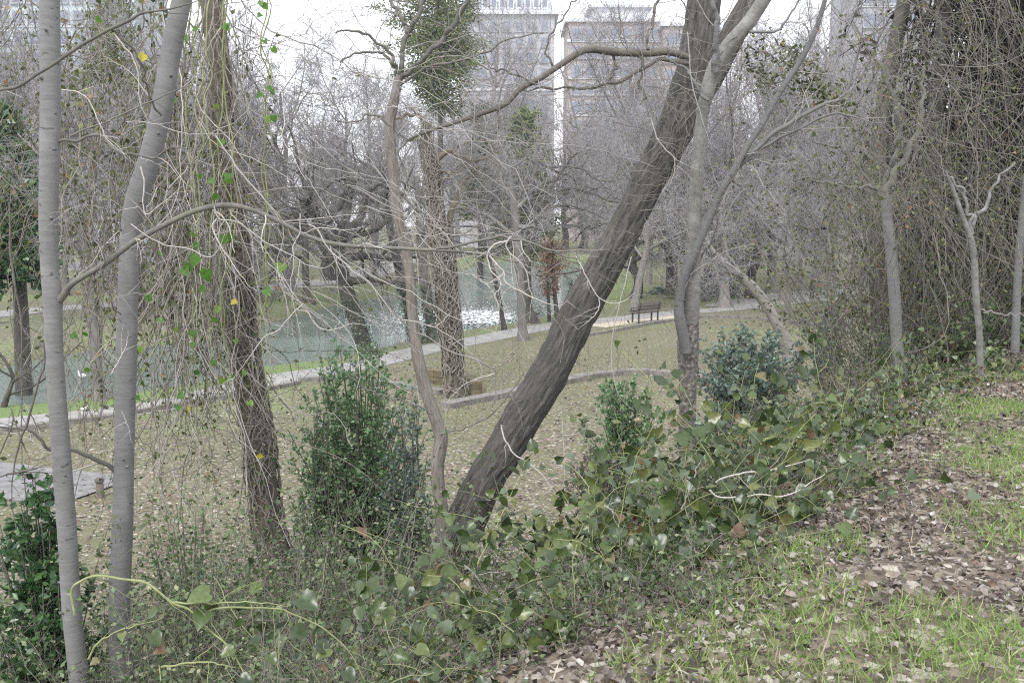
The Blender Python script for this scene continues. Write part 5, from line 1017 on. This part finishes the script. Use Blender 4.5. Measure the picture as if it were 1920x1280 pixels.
Pl, Rl = walk(np.stack([x, y, H(x, y) + .02], 1), d, rng.uniform(.04, .16, n), 6, .3, (0, 0, 0), rng.uniform(.001, .0025, n), .5); Pl[..., 2] = H(Pl[..., 0].ravel(), Pl[..., 1].ravel()).reshape(Pl.shape[:2]) + .025
g.tubes(Pl, Rl, 4); gput('sticks', g, M['midvine'], kind='stuff', label='thin broken twigs lying on the leaf litter')

# ------------------------------------------------------------------ bench
M['benchwood'] = plain('dark_bench_wood', (.09, .075, .065), .7, .3, 8, .2); M['iron'] = plain('dark_iron', (.04, .04, .042), .5, .2, 8)
bp = Gz(1216, 604, .02); rb = thing('park_bench', (bp[0], bp[1], .02), 'dark slatted park bench facing the lake beside the near path', 'bench'); rb.rotation_euler = (0, 0, math.radians(38))
def bslat(c, d, nm): g = G(); g.box((0, 0, 0), d); me = g.mesh(nm, (0, 0, 0), False); o = put(nm, me, M['benchwood'], rb, loc=c); return o
for k in range(4): bslat((0, .08 + k * .12, .45), (1.5, .095, .03), 'seat_slat')
for k in range(3):
    o = bslat((0, -.01 - k * .035, .60 + k * .13), (1.5, .03, .105), 'back_slat'); o.rotation_euler = (math.radians(-14), 0, 0)
for s_ in (-.62, .62):
    for yy in (.02, .42):
        g = G(); g.box((s_, yy, .215), (.06, .06, .43)); me = g.mesh('leg', (0, 0, 0), False); put('leg', me, M['iron'], rb)
    g = G(); g.tubes(np.array([(s_ * 1.1, .48, .44), (s_ * 1.1, .44, .66), (s_ * 1.1, .05, .68), (s_ * 1.1, -.06, .62)]), np.full(4, .022), 8); put('armrest', g.mesh('armrest'), M['iron'], rb)
    g = G(); g.tubes(np.array([(s_, .05, .42), (s_, -.03, .6), (s_, -.12, .93)]), np.full(3, .022), 8); put('back_support', g.mesh('back_support'), M['iron'], rb)
# ------------------------------------------------------------------ birds
M['duckwhite'] = plain('white_feathers', (.8, .79, .75), .8, .05, 20); M['duckdark'] = plain('dark_feathers', (.03, .03, .035), .7, .2, 20); M['beak'] = plain('orange_beak', (.6, .28, .05), .5, .1, 20)
def bird(name, label, cat, loc, s, rz, body, head, group=None, legs=False):
    r = thing(name, loc, label, cat, group); r.rotation_euler = (0, 0, rz)
    g = G(); z = .25 if legs else .08
    c = np.array([(-.62, 0, z + .22), (-.45, 0, z + .16), (-.2, 0, z + .12), (.1, 0, z + .12), (.35, 0, z + .17), (.48, 0, z + .3), (.52, 0, z + .44), (.56, 0, z + .5)]); rad = np.array([.015, .1, .2, .23, .17, .085, .07, .03])
    k = cr(np.hstack([c, rad[:, None]]), 24); g.tubes(k[:, :3] * s, np.maximum(k[:, 3], .01) * s, 12); put('body', g.mesh('body'), body, r)
    g = G(); t = np.linspace(0, 1, 8); g.tubes(np.stack([.48 + t * .22, 0 * t, z + .5 + 0 * t], 1) * s, (.1 * np.sin(np.clip(t, .06, .94) * math.pi) ** .6) * s, 10); put('head', g.mesh('head'), head, r)
    g = G(); g.tubes(np.array([(.68, 0, z + .49), (.75, 0, z + .475), (.82, 0, z + .46)]) * s, np.array([.035, .028, .006]) * s, 6); put('beak', g.mesh('beak'), M['beak'], r)
    if legs:
        for q in (-.07, .07): g = G(); g.tubes(np.array([(.02, q, 0), (.0, q, .16), (.0, q, .32)]) * s, np.full(3, .014) * s, 5); put('leg', g.mesh('leg'), M['beak'], r)
wz = -.4
bird('duck', 'white duck with dark wing marks swimming on the lake at left', 'duck', tuple(Gz(155, 708, wz)), .34, 2.6, M['duckwhite'], M['duckwhite'])
bird('duck', 'dark duck swimming near the vine wrapped tree trunk', 'duck', tuple(Gz(859, 601, wz)), .3, .6, M['duckdark'], M['duckdark'])
bird('duck', 'dark duck swimming right of the twin trunks', 'duck', tuple(Gz(1007, 590, wz)), .32, 2.8, M['duckdark'], M['duckdark'])
bird('pigeon', 'pigeon standing on the green strip by the near shore at left', 'pigeon', tuple(Gz(158, 771, 0)), .2, 1.0, M['duckwhite'], M['duckdark'], legs=True)
bird('pigeon', 'pigeon on the kerb beside the second slim trunk', 'pigeon', tuple(Gz(199, 768, 0)), .2, 2.5, M['duckdark'], M['duckwhite'], legs=True)
# small brown marker post on the drive
pp = Gz(188, 932, 0); r = thing('bollard', tuple(pp), 'short brown bollard on the pavement seen between the slim trunks', 'bollard')
g = G(); g.tubes(np.array([(0, 0, -.05), (0, 0, .1), (0, 0, .3)]), np.array([.07, .07, .065]), 12, cap=True); put('post', g.mesh('post'), M['kerbside'], r)
g = G(); g.tubes(np.array([(0, 0, .29), (0, 0, .33), (0, 0, .36)]), np.array([.085, .085, .05]), 12, cap=True); put('cap', g.mesh('cap'), M['benchwood'], r)
# white flakes for churned water, its glitter painted in as colour
n = 13000; c0 = Gz(872, 596, wz); th = rng.random(n) * 6.28; rr_ = np.abs(rng.normal(size=n)) ** 1.3; x = c0[0] + np.cos(th) * rr_ * 2.3; y = c0[1] + np.sin(th) * rr_ * 3.4
k = lake_d(x, y) > .7; x, y, rr_ = x[k], y[k], rr_[k]; n = len(x)
M['foam_glitter'] = plain('white_foam_glitter', (.7, .73, .73), .5, .08, 5)
g = G(); nn = rng.normal(size=(n, 3)) * .08; nn[:, 2] = 1; g.leaves(np.stack([x, y, wz + .012 + rng.random(n) * .03], 1), nn, rng.normal(size=(n, 3)) * [1, .35, 0] + [.01, 0, 0], np.where(rr_ < 1, rng.uniform(.2, .5, n), rng.uniform(.05, .16, n)), QUADL)
gput('foam_glitter', g, M['foam_glitter'], kind='stuff', label='white churned water with painted glitter flakes on the lake')

# ------------------------------------------------------------------ air
g = G(); g.box((0, 165, 30.5), (1130, 480, 66)); hm = bpy.data.materials.new('haze'); hm.use_nodes = True; hn = hm.node_tree; hn.nodes.clear()
ho = hn.nodes.new('ShaderNodeOutputMaterial'); hv = hn.nodes.new('ShaderNodeVolumePrincipled'); hv.inputs['Density'].default_value = .0005; hv.inputs['Color'].default_value = (.93, .94, .98, 1)
hn.links.new(hv.outputs[0], ho.inputs['Volume']); gput('haze', g, hm, smooth=False, kind='stuff', label='thin winter haze')
